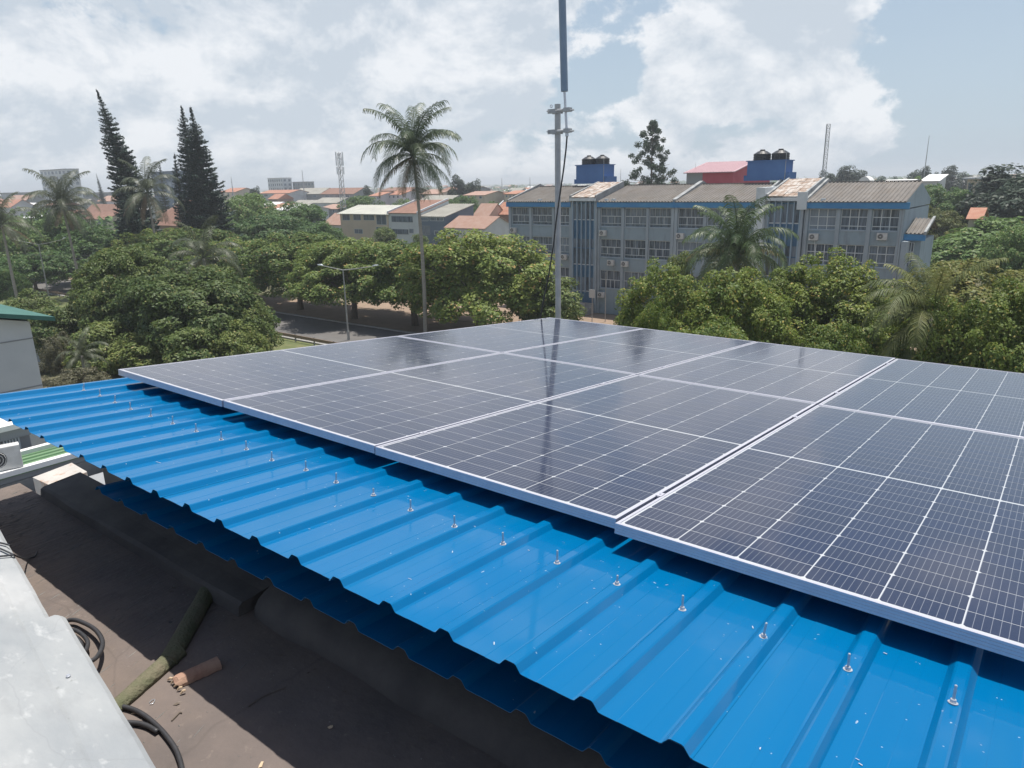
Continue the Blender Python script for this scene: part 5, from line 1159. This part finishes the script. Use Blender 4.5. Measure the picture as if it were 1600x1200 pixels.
# farther roofs in the middle
GR = 'roofs of the far quarter'
for l, xl, xr, ye, yr, Y, w, r in (
    ('red roofed house below the white apartment block', 406, 452, 302, 297, 215, wall_white_m, tile_red_m), ('long grey roofed block right of the white apartment block', 456, 500, 303, 294, 225, wall_grey_m, tile_grey_m), ('grey brown roofed block left of the phone tower', 500, 553, 303, 294, 225, wall_grey_m, tile_brown_m),
    ('small house with a bright red roof right of the phone tower', 577, 593, 306, 300, 190, wall_white_m, tile_red_m), ('red roofed house behind the tallest palm', 604, 626, 304, 298, 195, wall_white_m, tile_red_m), ('white house among the canopies, with a red hip', 413, 432, 325, 318, 120, wall_white_m, tile_red_m),
    ('white gable wall beside the red hip among the canopies', 427, 456, 328, 320, 117, wall_white_m, roof_white_m), ('house with a small salmon roof left of the townhouses', 497, 527, 326, 319, 135, wall_grey_m, tile_salmon_m), ('salmon roofed house right of the tallest palm', 725, 757, 305, 299, 170, wall_cream_m, tile_salmon_m),
    ('cream house right of the salmon roof, before the far plain', 757, 775, 305, 300, 185, wall_cream_m, tile_salmon_m), ('orange roofed house close to the left end of the brown roof', 788, 806, 303, 298, 175, wall_cream_m, tile_red_m), ('flat brown roofed block right of the phone tower', 596, 640, 298, 293, 260, wall_brown_m, tile_brown_m),
    ('low dark roofed block behind the pair of feathery trees', 690, 740, 297, 292, 250, wall_grey_m, tile_brown_m), ('long red roof left of the phone tower foot', 345, 368, 300, 294, 200, wall_cream_m, tile_red_m), ('pale roof peeping between the palm fronds', 655, 685, 303, 298, 205, wall_cream_m, tile_salmon_m)):
    house_px('distant_house', l[0].upper() + l[1:] if False else l, xl, xr, ye, yr, Y, 12, w, r, 'gable', group=GR, over=.4, wins=[wpx(xl + (xr - xl) * f, xl + (xr - xl) * (f + .12), ye + 2, ye + 5, Y) for f in (.15, .45, .75)])
# white apartment block, dark blocks, tower block
def block(nm, label, xl, xr, yt, Y, dep, wall, rows, cols, roof_m=None, win_m=glass_dark_m, over=.2, zbase=0, cat='building', face_x=True):
    a, zt = hx(xl, yt, Y); b, _ = hx(xr, yt - (xr - xl) * .0205, Y); e = empty(nm, ((a + b) / 2, Y, 0), (0, 0, 0), label, cat)
    hpart(e, MB().box(a, b, Y, Y + dep, zbase, zt), 'wall', wall); hpart(e, MB().box(a - over, b + over, Y - over, Y + dep + over, zt + .003, zt + .35), 'roof', roof_m or wall)
    cw = (b - a) / cols; rh = (rows[1]); 
    for r_ in range(rows[0]):
        z1 = zt - .8 - r_ * rh; z0 = z1 - rh * .52
        if z0 < .5: break
        hpart(e, MB().box(a - .05, b + .05, Y - .14, Y - .003, z0 - rh * .32, z0 - rh * .22), 'string_course', wall)
        for c in range(cols):
            hpart(e, MB().box(a + cw * (c + .22), a + cw * (c + .78), Y - .06, Y - .004, z0, z1), 'window', win_m)
        if face_x:
            n = max(2, int(dep / 4))
            for c in range(n): hpart(e, MB().box(b + .004, b + .06, Y + dep * (c + .25) / n, Y + dep * (c + .75) / n, z0, z1), 'window', win_m)
    return e
block('apartment_block', 'far white apartment block with rows of dark windows on the skyline', 418, 441, 279, 330, 8, wall_white_m, (6, 3.1), 7, roof_white_m)
block('office_block', 'lower grey block joined to the right of the white apartment block', 457, 480, 285, 338, 6, wall_grey_m, (4, 3.1), 6)
block('tower_block', 'pale tower block with balconies behind the greyish palm', 62, 102, 267, 175, 7, wall_white_m, (8, 3.0), 7, wall_grey_m)
block('flat_block', 'dark flat topped block between the conifers', 236, 272, 270, 150, 6, wall_navy_m, (3, 3.2), 6)
block('flat_block', 'long dark flat roofed block across the left skyline', 1, 66, 302, 190, 12, wall_grey_m, (3, 3.2), 9)
block('flat_block', 'dark low block right of the far tower block', 118, 178, 302, 205, 12, wall_grey_m, (3, 3.2), 8)
block('hospital_block', 'pale many windowed block with flat white roof left of the casuarinas', 1512, 1549, 280, 165, 10, wall_cream_m, (5, 3.3), 3, roof_white_m, over=.7)
house_px('distant_house', 'low brown house with a white flat roof right of the brown ribbed roof', 1380, 1421, 285, 281, 130, 10, wall_brown_m, roof_white_m, 'gable', group='white roofed houses on the right')
house_px('distant_house', 'house with white stepped roofs left of the casuarinas', 1440, 1466, 283, 273, 170, 10, wall_white_m, roof_white_m, 'mono', group='white roofed houses on the right')
house_px('distant_house', 'small orange tiled roof below the pale many windowed block', 1514, 1532, 341, 325, 105, 6, wall_cream_m, tile_red_m, 'gable', over=.3)
p = at_d(1354, 283, 160); dm = empty('white_dome', (p.x, p.y, 0), (0, 0, 0), 'white vaulted roof top peeping over the brown ribbed ridge', 'building')
m = MB(); pr_ = [(-2.3, 0)] + [(-2.3 * math.cos(q), 0 + 1.0) for q in ()] ; st = []
for yy in (-2.2, 2.2): st.append([(-1.2 + -1.15 * math.cos(q) + 1.2, yy, p.z - 1.2 + 2.2 * math.sin(q)) for q in np.linspace(0, math.pi, 9)])
st = [[(1.15 * 1.3 * -math.cos(q), yy, p.z - 1.4 + 2.4 * math.sin(q)) for q in np.linspace(0, math.pi, 9)] for yy in (-2.2, 2.2)]
m.extrude(None, st); m.add(st[0], [tuple(range(9))]); m.add(st[1], [tuple(range(9))]); m.build('vault', roof_white_m, dm)
MB().box(-1.5, 1.5, -2.2, 2.2, 0, p.z - 1.402).build('wall', wall_white_m, dm)
# pink roofed hall
YH = 118.0
a, zt = hx(1073, 270, YH); b, _ = hx(1146, 270, YH); _, zr = hx(1120, 253, YH + 9)
hl = empty('sports_hall', ((a + b) / 2, YH, 0), (0, 0, 0), 'large hall with a pink metal roof, red walls and a grey left end', 'hall')
xg = hx(1098, 270, YH)[0]
hpart(hl, MB().box(xg + .003, b, YH, YH + 18, 0, zt), 'wall', wall_red_m); hpart(hl, MB().box(a, xg, YH, YH + 18, 0, zt), 'wall', wall_grey_m)
hpart(hl, MB().add([(b - .2, YH, zt + .003), (b, YH, zt + .003), (b, YH + 18, zt + .003), (b - .2, YH + 18, zt + .003), (b - .2, YH + 9, zr - .1), (b, YH + 9, zr - .1)], [(0, 1, 5, 4), (2, 3, 4, 5), (1, 2, 5), (3, 0, 4)]), 'gable', wall_red_m)
rf = MB()
for (y_0, y_1) in ((YH - .5, YH + 9), (YH + 18.5, YH + 9.003)):
    rf.add([(a - .4, y_0, zt + .02), (b + .4, y_0, zt + .02), (b + .4, y_1, zr), (a - .4, y_1, zr), (a - .4, y_0, zt - .12), (b + .4, y_0, zt - .12), (b + .4, y_1, zr - .14), (a - .4, y_1, zr - .14)], [(0, 1, 2, 3), (7, 6, 5, 4), (0, 4, 5, 1), (1, 5, 6, 2), (2, 6, 7, 3), (3, 7, 4, 0)])
hpart(hl, rf, 'roof', roof_pink_m)
sb_ = MB()
for i in range(16):
    x = a + (b - a) * (i + .5) / 16; sb_.add([(x - .05, YH - .5, zt + .025), (x + .05, YH - .5, zt + .025), (x + .05, YH + 9, zr + .005), (x - .05, YH + 9, zr + .005), (x, YH - .5, zt + .10), (x, YH + 9, zr + .08)], [(0, 1, 4), (1, 2, 5, 4), (2, 3, 5), (3, 0, 4, 5)])
hpart(hl, sb_, 'roof_seams', roof_pink_m)['kind'] = 'stuff'

# ---------------------------------------------------------------- masts
def lattice(nm, label, px, yt, yb, D, w0, w1, seg, cat='mast', ants=False):
    p = at_d(px, yb, D); t = at_d(px, yt, D); z0 = 0.0; z1 = t.z; e = empty(nm, (p.x, p.y, z0), (0, 0, .4), label, cat); m = MB(); n = seg
    def c(k, z): w = w0 + (w1 - w0) * z / z1; q = 2 * math.pi * k / 3; return Vector((w * math.cos(q), w * math.sin(q), z))
    r_ = max(.04, w0 * .085)
    for k in range(3): m.tube([c(k, 0), c(k, z1)], r_, 5)
    for i in range(n):
        za, zb_ = z1 * i / n, z1 * (i + 1) / n
        for k in range(3): m.tube([c(k, za), c((k + 1) % 3, zb_)], r_ * .7, 4); m.tube([c(k, zb_), c((k + 1) % 3, zb_)], r_ * .7, 4)
    m.build('lattice', pole_m, e)
    if ants:
        for i, zf in enumerate((.97, .90, .80)):
            for k in range(3):
                q = 2 * math.pi * (k + .5 * i) / 3; w = w1 * 1.9; MB().box(-.16, .16, -.1, .1, -1.0, 1.0).build('panel_antenna', fin_m, e, loc=(w * math.cos(q), w * math.sin(q), z1 * zf), rot=(0, 0, q + 1.57))
    return e
lattice('phone_tower', 'lattice phone tower with panel antennas left of the tallest palm', 537, 240, 330, 205, 1.05, .55, 16, 'tower', True)
lattice('radio_mast', 'thin guyed lattice mast rising behind the right brown roof', 1284, 196, 300, 95, .32, .28, 40)
def mast(px, yt, D, r, label):
    t = at_d(px, yt, D); o = MB().tube([(0, 0, 0), (0, 0, t.z * .7), (0, 0, t.z)], [r, r * .8, r * .4], 5).build('whip_mast', pole_m); o.location = (t.x, t.y, 0); return tag(o, label, 'mast')
mast(1452, 212, 255, .20, 'thin whip mast above the casuarinas on the right skyline')
mast(472, 266, 345, .28, 'thin mast on the grey block beside the white apartment block')
mast(361, 276, 330, .25, 'far thin mast right of the twin conifers')
mast(829, 265, 190, .12, 'thin mast left of the antenna pole on the far plain') if False else None
mast(784, 278, 600, .4, 'far thin mast on the plain left of the antenna pole'); mast(828, 277, 640, .45, 'far thin mast on the plain close to the antenna pole')
mast(970, 264, 115, .07, 'short thin mast right of the left tank block'); mast(1087, 254, 125, .06, 'short pole at the grey end of the pink roofed hall')

# ---------------------------------------------------------------- far town and far woods, read as masses
rn = random.Random(99)
ft = [MB() for _ in range(5)]
for i in range(900):
    D = 240 + 1100 * rn.random() ** 1.4; px = rn.uniform(-250, 1850); d = ray(px, 290); x, y = CAM[0] + D * d[0], CAM[1] + D * d[1]
    if px > 1040 and rn.random() < .6: continue
    w, dp, h = rn.uniform(6, 14), rn.uniform(6, 10), rn.choice((3.5, 4, 6.5, 7, 9.5)); h = min(h, 11.5); k = rn.choice((0, 1, 1, 1, 2, 2, 2, 3, 3, 0, 1, 4)); m = ft[k]
    m.box(x, x + w, y, y + dp, 0, h, 0); zr = h + rn.uniform(1.2, 2.4)
    m.add([(x - .4, y - .4, h + .01), (x + w + .4, y - .4, h + .01), (x + w + .4, y + dp + .4, h + .01), (x - .4, y + dp + .4, h + .01), (x - .4, y + dp / 2, zr), (x + w + .4, y + dp / 2, zr)], [(0, 1, 5, 4), (2, 3, 4, 5), (1, 2, 5), (3, 0, 4)], 1)
vv = MB(); mats = []; 
for k, (wm, rm) in enumerate(((wall_cream_m, tile_salmon_m), (wall_white_m, tile_grey_m), (wall_grey_m, tile_brown_m), (wall_white_m, roof_white_m), (wall_brown_m, tile_red_m))):
    b = len(vv.v); vv.v += ft[k].v; vv.f += [tuple(b + i for i in f) for f in ft[k].f]; vv.m += [q + 2 * k for q in ft[k].m]; mats += [wm, rm]
tag(vv.build('far_town', mats), kind='stuff')
rg = np.random.default_rng(5); C_ = []; Rr = []
for i in range(2600):
    D = 190 + 1900 * rg.random() ** 1.5; px = rg.uniform(-300, 1900); d = ray(px, 288); hh = rg.uniform(3, 9) if px < 1200 else rg.uniform(5, 12)
    if rg.random() < .04: hh *= 1.5
    x, y = CAM[0] + D * d[0], CAM[1] + D * d[1]
    if y < 135 and px > 780 or (D < 240 and px > 780): continue
    C_.append((x, y, hh)); Rr.append(rg.uniform(3, 7) * (1 + D / 2500))
C_ = np.array(C_); Rr = np.array(Rr); idx = np.repeat(np.arange(len(C_)), 46); dd = unit(rg.normal(size=(len(idx), 3)) + np.array([0, 0, .5])); P = dd * Rr[idx][:, None] * np.array([1, 1, .0]) * rg.uniform(.5, 1, len(idx))[:, None]
P[:, 2] = C_[idx][:, 2] * (.55 + .45 * dd[:, 2]) * rg.uniform(.75, 1.0, len(idx)); P[:, :2] += C_[idx][:, :2]
v, f = leaf_quads(P, unit(dd * .6 + np.array([0, 0, .6]) + rg.normal(size=P.shape) * .4), Rr[idx] * rg.uniform(.3, .55, len(idx)), rg, .6, .08)
tag(link('far_woods', np_mesh('far_woods', v, f, [leaf_far])), kind='stuff')

# ---------------------------------------------------------------- white building and low roofs at the left
wb = empty('white_building', (-29.7, 9.1, 0), (0, 0, 0), 'big pale grey wall with a teal roof edge at the left edge of the photo', 'building')
X_, Yc = -29.7, 9.1; zeav = 9.78
w = MB(); w.add([(X_, -9, 0), (X_, Yc, 0), (X_, Yc, zeav), (X_, 0, zeav + 2.2), (X_, -9, zeav), (X_ - 13, -9, 0), (X_ - 13, Yc, 0), (X_ - 13, Yc, zeav), (X_ - 13, 0, zeav + 2.2), (X_ - 13, -9, zeav)], [(0, 1, 2, 3, 4), (9, 8, 7, 6, 5), (1, 6, 7, 2), (0, 4, 9, 5)])
hpart(wb, w, 'wall', wall_white_m)
for z_ in (9.05, 7.0, 4.0): hpart(wb, MB().box(X_ + .003, X_ + .02, -9, Yc, z_, z_ + .05), 'wall_joint', wall_grey_m)
for sg_ in (1, -1):
    hpart(wb, MB().add([(X_ + .5, 0, zeav + 2.32), (X_ + .5, sg_ * 9.9, zeav + .12), (X_ - 13.5, sg_ * 9.9, zeav + .12), (X_ - 13.5, 0, zeav + 2.32), (X_ + .5, 0, zeav + 2.14), (X_ + .5, sg_ * 9.9, zeav - .06), (X_ - 13.5, sg_ * 9.9, zeav - .06), (X_ - 13.5, 0, zeav + 2.14)], [(0, 1, 2, 3), (7, 6, 5, 4), (0, 4, 5, 1), (1, 5, 6, 2), (2, 6, 7, 3), (3, 7, 4, 0)]), 'roof', roof_teal_m)
# low annex roofs below the end of our roof
ax_ = empty('green_roof_annex', (-17, 4, 0), (0, 0, 0), 'low annex with a green ribbed roof edged by white trims, under the blue eave', 'annex')
gx0, gx1 = -17.85, -16.45
hpart(ax_, MB().box(gx0, gx1 - .02, -3, 9, 0, 7.9), 'wall', wall_grey_m)
hpart(ax_, MB().box(gx1 - .015, gx1 + .05, -3, 9, 0, 7.75), 'wall', concrete_m)
gm = MB(); prf = []
for i in range(6):
    x = gx0 + .12 + i * .23
    prf += [(x, 7.98 - i * .012), (x + .15, 7.98 - i * .012), (x + .165, 8.02 - i * .012), (x + .20, 8.02 - i * .012), (x + .215, 7.98 - i * .012)]
gm.extrude(None, [[(x, -3, z) for x, z in prf], [(x, 9, z) for x, z in prf]]); hpart(ax_, gm, 'roof', roof_green_m)
for xx in (gx0, gx1): hpart(ax_, MB().box(xx - .09, xx + .11, -3, 9, 7.95, 8.09), 'verge_trim', roof_white_m)
for z_ in (7.2, 6.6, 5.8): hpart(ax_, MB().box(gx1 + .053, gx1 + .075, -3, 9, z_, z_ + .04), 'wall_joint', wall_grey_m)
an2 = empty('grey_annex', (-21, 4, 0), (0, 0, 0), 'grey wall with a small barred window under a sunlit white roof, behind the green roof', 'annex')
c_ = at_x(46, 680, -18.6)
hpart(an2, MB().box(-26, -18.6, -4, c_.y, 0, c_.z + .05), 'wall', wall_grey_m)
hpart(an2, MB().box(-26.4, -18.3, -4.3, c_.y + .05, c_.z + .35, c_.z + .50), 'roof', roof_white_m); hpart(an2, MB().box(-26.2, -18.45, -4.2, c_.y + .0, c_.z + .055, c_.z + .345), 'fascia', frame_d_m)  # fascia here: shade under the white roof edge, built as a dark strip
q1 = at_x(9, 709, -18.6); q2 = at_x(31, 697, -18.6)
wn = MB(); wn.box(-18.597, -18.55, q1.y, q2.y, q1.z, q1.z + .06); wn.box(-18.597, -18.55, q1.y, q2.y, q1.z + .62, q1.z + .68)
for k in range(6): yy = q1.y + (q2.y - q1.y) * k / 5; wn.box(-18.597, -18.56, yy - .02, yy + .02, q1.z + .062, q1.z + .618)
fr = hpart(an2, wn, 'window', frame_w_m); o2 = MB().quad((-18.59, q1.y, q1.z), (-18.59, q2.y, q1.z), (-18.59, q2.y, q1.z + .66), (-18.59, q1.y, q1.z + .66)); o2.v = [(a_ + 21, b_ - 4, c__) for a_, b_, c__ in o2.v]; o2.build('pane', glass_dark_m, fr)
t = copy_tree(ac0, ack); p = at_z(6, 730, 8.1); t.location = (p.x, p.y, 8.10); t.rotation_euler = (0, 0, R(75)); t['label'] = 'air conditioner standing on the low green roof at the left edge'; t['group'] = 'air conditioners'
rc = [at_z(*q, 9.0) for q in ((51, 746), (112, 723), (136, 737), (86, 762))]
m = MB().add([tuple(p) for p in rc] + [(p.x, p.y, 7.6) for p in rc], [(0, 1, 2, 3), (7, 6, 5, 4), (0, 4, 5, 1), (1, 5, 6, 2), (2, 6, 7, 3), (3, 7, 4, 0)])
o = m.build('concrete_slab', rust_conc_m); tag(o, 'sunlit concrete slab with orange rust stains just below the end of the terrace', 'slab')
cx0 = min(p.x for p in rc); cx1 = max(p.x for p in rc)
bse = empty('flat_roof_annex', (-12.5, 2, 0), (0, 0, 0), 'low grey flat roofed annex carrying the rust stained slab', 'annex')
hpart(bse, MB().box(-15.4, -9.5, -6, 8, 0, 7.3), 'wall', concrete_m); hpart(bse, MB().box(-15.6, -9.4, -6.2, 8.2, 7.303, 7.598), 'roof', wall_grey_m)
for k in range(9): hpart(bse, MB().box(-12.9 + k * .26, -12.9 + k * .26 + .12, -1.5, 3.0, 7.6, 7.66), 'roof_batten', kerb_m)
o = MB().box(-.25, .25, -.12, .12, 0, .10).build('brick', terra_m, loc=at_z(14, 752, 7.66), rot=(0, 0, .4)); o.location.z = 7.66; tag(o, 'pale brick lying on the grey flat roof at the left edge', 'brick')

# ---------------------------------------------------------------- street lamps, guard rail, cars, wires
def street_lamp(foot, tl, tm, tr_, label):
    e = empty('street_lamp', foot, (0, 0, 0), label, 'street lamp', 'double armed street lamps along the avenue'); f = Vector(foot)
    zt = tm.z
    MB().tube([(0, 0, 0), (0, 0, .9), (0, 0, .92), (0, 0, zt)], [.14, .13, .09, .055], 10).build('pole', lamp_m, e)
    for t_ in (tl, tr_):
        d = t_ - f; u = Vector((d.x, d.y, 0)).normalized(); L_ = Vector((d.x, d.y)).length; dz = d.z - zt
        MB().tube([(0, 0, zt - .05), tuple(u * L_ * .35 + Vector((0, 0, zt + dz * .25))), tuple(u * (L_ - .7) + Vector((0, 0, zt + dz * .85)))], [.05, .04, .035], 7).build('arm', lamp_m, e)
        h_ = MB(); c0 = u * (L_ - .75) + Vector((0, 0, zt + dz * .86)); c1 = u * L_ + Vector((0, 0, zt + dz)); s_ = Vector((-u.y, u.x, 0)) * .13
        v = []
        for c, k, hh in ((c0, .6, .07), (c0.lerp(c1, .4), 1.1, .13), (c1, .75, .08)): v.append([c + s_ * k, c + s_ * k * .7 + Vector((0, 0, hh)), c - s_ * k * .7 + Vector((0, 0, hh)), c - s_ * k])
        h_.extrude(None, v, closed=True); h_.add(v[0], [(0, 1, 2, 3)]); h_.add(v[2], [(3, 2, 1, 0)]); h_.build('lamp_head', fin_m, e)
    return e
f_ = at_z(545, 531); street_lamp(f_, at_y(497, 414, f_.y), at_y(545, 422, f_.y), at_y(591, 415, f_.y), 'double armed street lamp at the road edge beside the near avenue trees')
f_ = at_z(78, 472); street_lamp(f_, at_y(20, 374, f_.y), at_y(65, 382, f_.y), at_y(102, 372, f_.y), 'farther double armed street lamp at the left, over the bare verge')
grl = empty('guard_rail', (-70, 40.2, 0), (0, 0, 0), 'low dark guard rail along the near edge of the avenue', 'guard rail')
hpart(grl, MB().box(-140, -20, 40.18, 40.24, .42, .72), 'rail', wall_brown_m)
pm = MB().box(-.06, .06, -.05, .05, 0, .78).mesh('post', frame_d_m)
for k in range(41): link('post', pm, grl, (-70 + k * 3.0, .10, 0))
def car(loc, rz, col, label, van=False):
    e = empty('parked_car', loc, (0, 0, rz), label, 'car', 'cars parked below the dark trees')
    bm_c = pmat('car_paint_' + str(len(MATS)), col, None, rough=.3, coat=.6)
    hh = 1.85 if van else 1.45; prof = [(-2.1, .35), (-2.12, .75), (-2.0, .98), (-1.55, 1.02), (-1.05 if not van else -1.5, hh - .08), (-.75 if not van else -1.2, hh), (.9 if not van else 1.7, hh), (1.25 if not van else 1.95, hh - .1), (1.75 if not van else 2.05, 1.05), (2.1, .95), (2.15, .40)]
    m = MB(); ys = (-.80, -.74, .74, .80); st = []
    for y in ys:
        k = .0 if abs(y) < .78 else .05; st.append([(x * (1 - k * .3), y, z - (k if z > .5 else -k)) for x, z in prof])
    m.extrude(None, st, closed=True); m.add(st[0], [tuple(range(len(prof)))]); m.add(st[-1], [tuple(reversed(range(len(prof))))])
    m.build('body', bm_c, e, bevel=.03)
    for sy in (-1, 1):
        g = MB(); y = sy * .812; g.quad((-1.35, y, 1.03), (1.45, y, 1.03), (1.05, y * .985, hh - .14), (-.85, y * .985, hh - .14)); g.build('side_window', glass_dark_m, e)
    zt_ = hh - .10; xw = -1.06 if not van else -1.52
    MB().quad((-1.60, -.68, 1.06), (-1.60, .68, 1.06), (xw - .03, .60, zt_), (xw - .03, -.60, zt_)).build('windscreen', glass_dark_m, e)
    MB().quad((1.83, .66, 1.06), (1.83, -.66, 1.06), (1.35, -.6, hh - .12), (1.35, .6, hh - .12)).build('rear_window', glass_dark_m, e)
    for sx in (-1.3, 1.3):
        for sy in (-1, 1):
            MB().tube([(sx, sy * .62, .32), (sx, sy * .84, .32)], .32, 14).build('wheel', rubber_m, e); 
    for sy in (-1, 1): MB().box(-2.15, -2.10, sy * .55 - .15, sy * .55 + .15, .68, .82).build('headlight', fin_m, e)
    return e
p = at_z(76, 577); car((p.x, p.y, 0), 2.2, (.50, .48, .42), 'beige van parked below the white wall, half hidden by shrubs', True)
p = at_z(108, 568); car((p.x - .5, p.y + 1.2, 0), 2.6, (.72, .72, .70), 'white car parked behind the beige van under the thorny tree')
p = at_z(156, 530); car((p.x, p.y, 0), 1.2, (.45, .06, .07), 'red car glimpsed between the dark trees on the left')
wr = empty('overhead_wire', (-90, 44, 8), (0, 0, 0), 'thin overhead wires strung across the trees on the left', 'wire'); 
for (a_, b_, D0, D1) in (((-20, 386), (240, 391), 100, 75), ((-20, 390), (420, 398), 96, 70)):
    A, B = at_d(*a_, D0), at_d(*b_, D1); pts = [A.lerp(B, i / 20) - Vector((0, 0, .9 * 4 * (i / 20) * (1 - i / 20))) - Vector(wr.location) for i in range(21)]; MB().tube(pts, .022, 4).build('wire', rubber_m, wr)
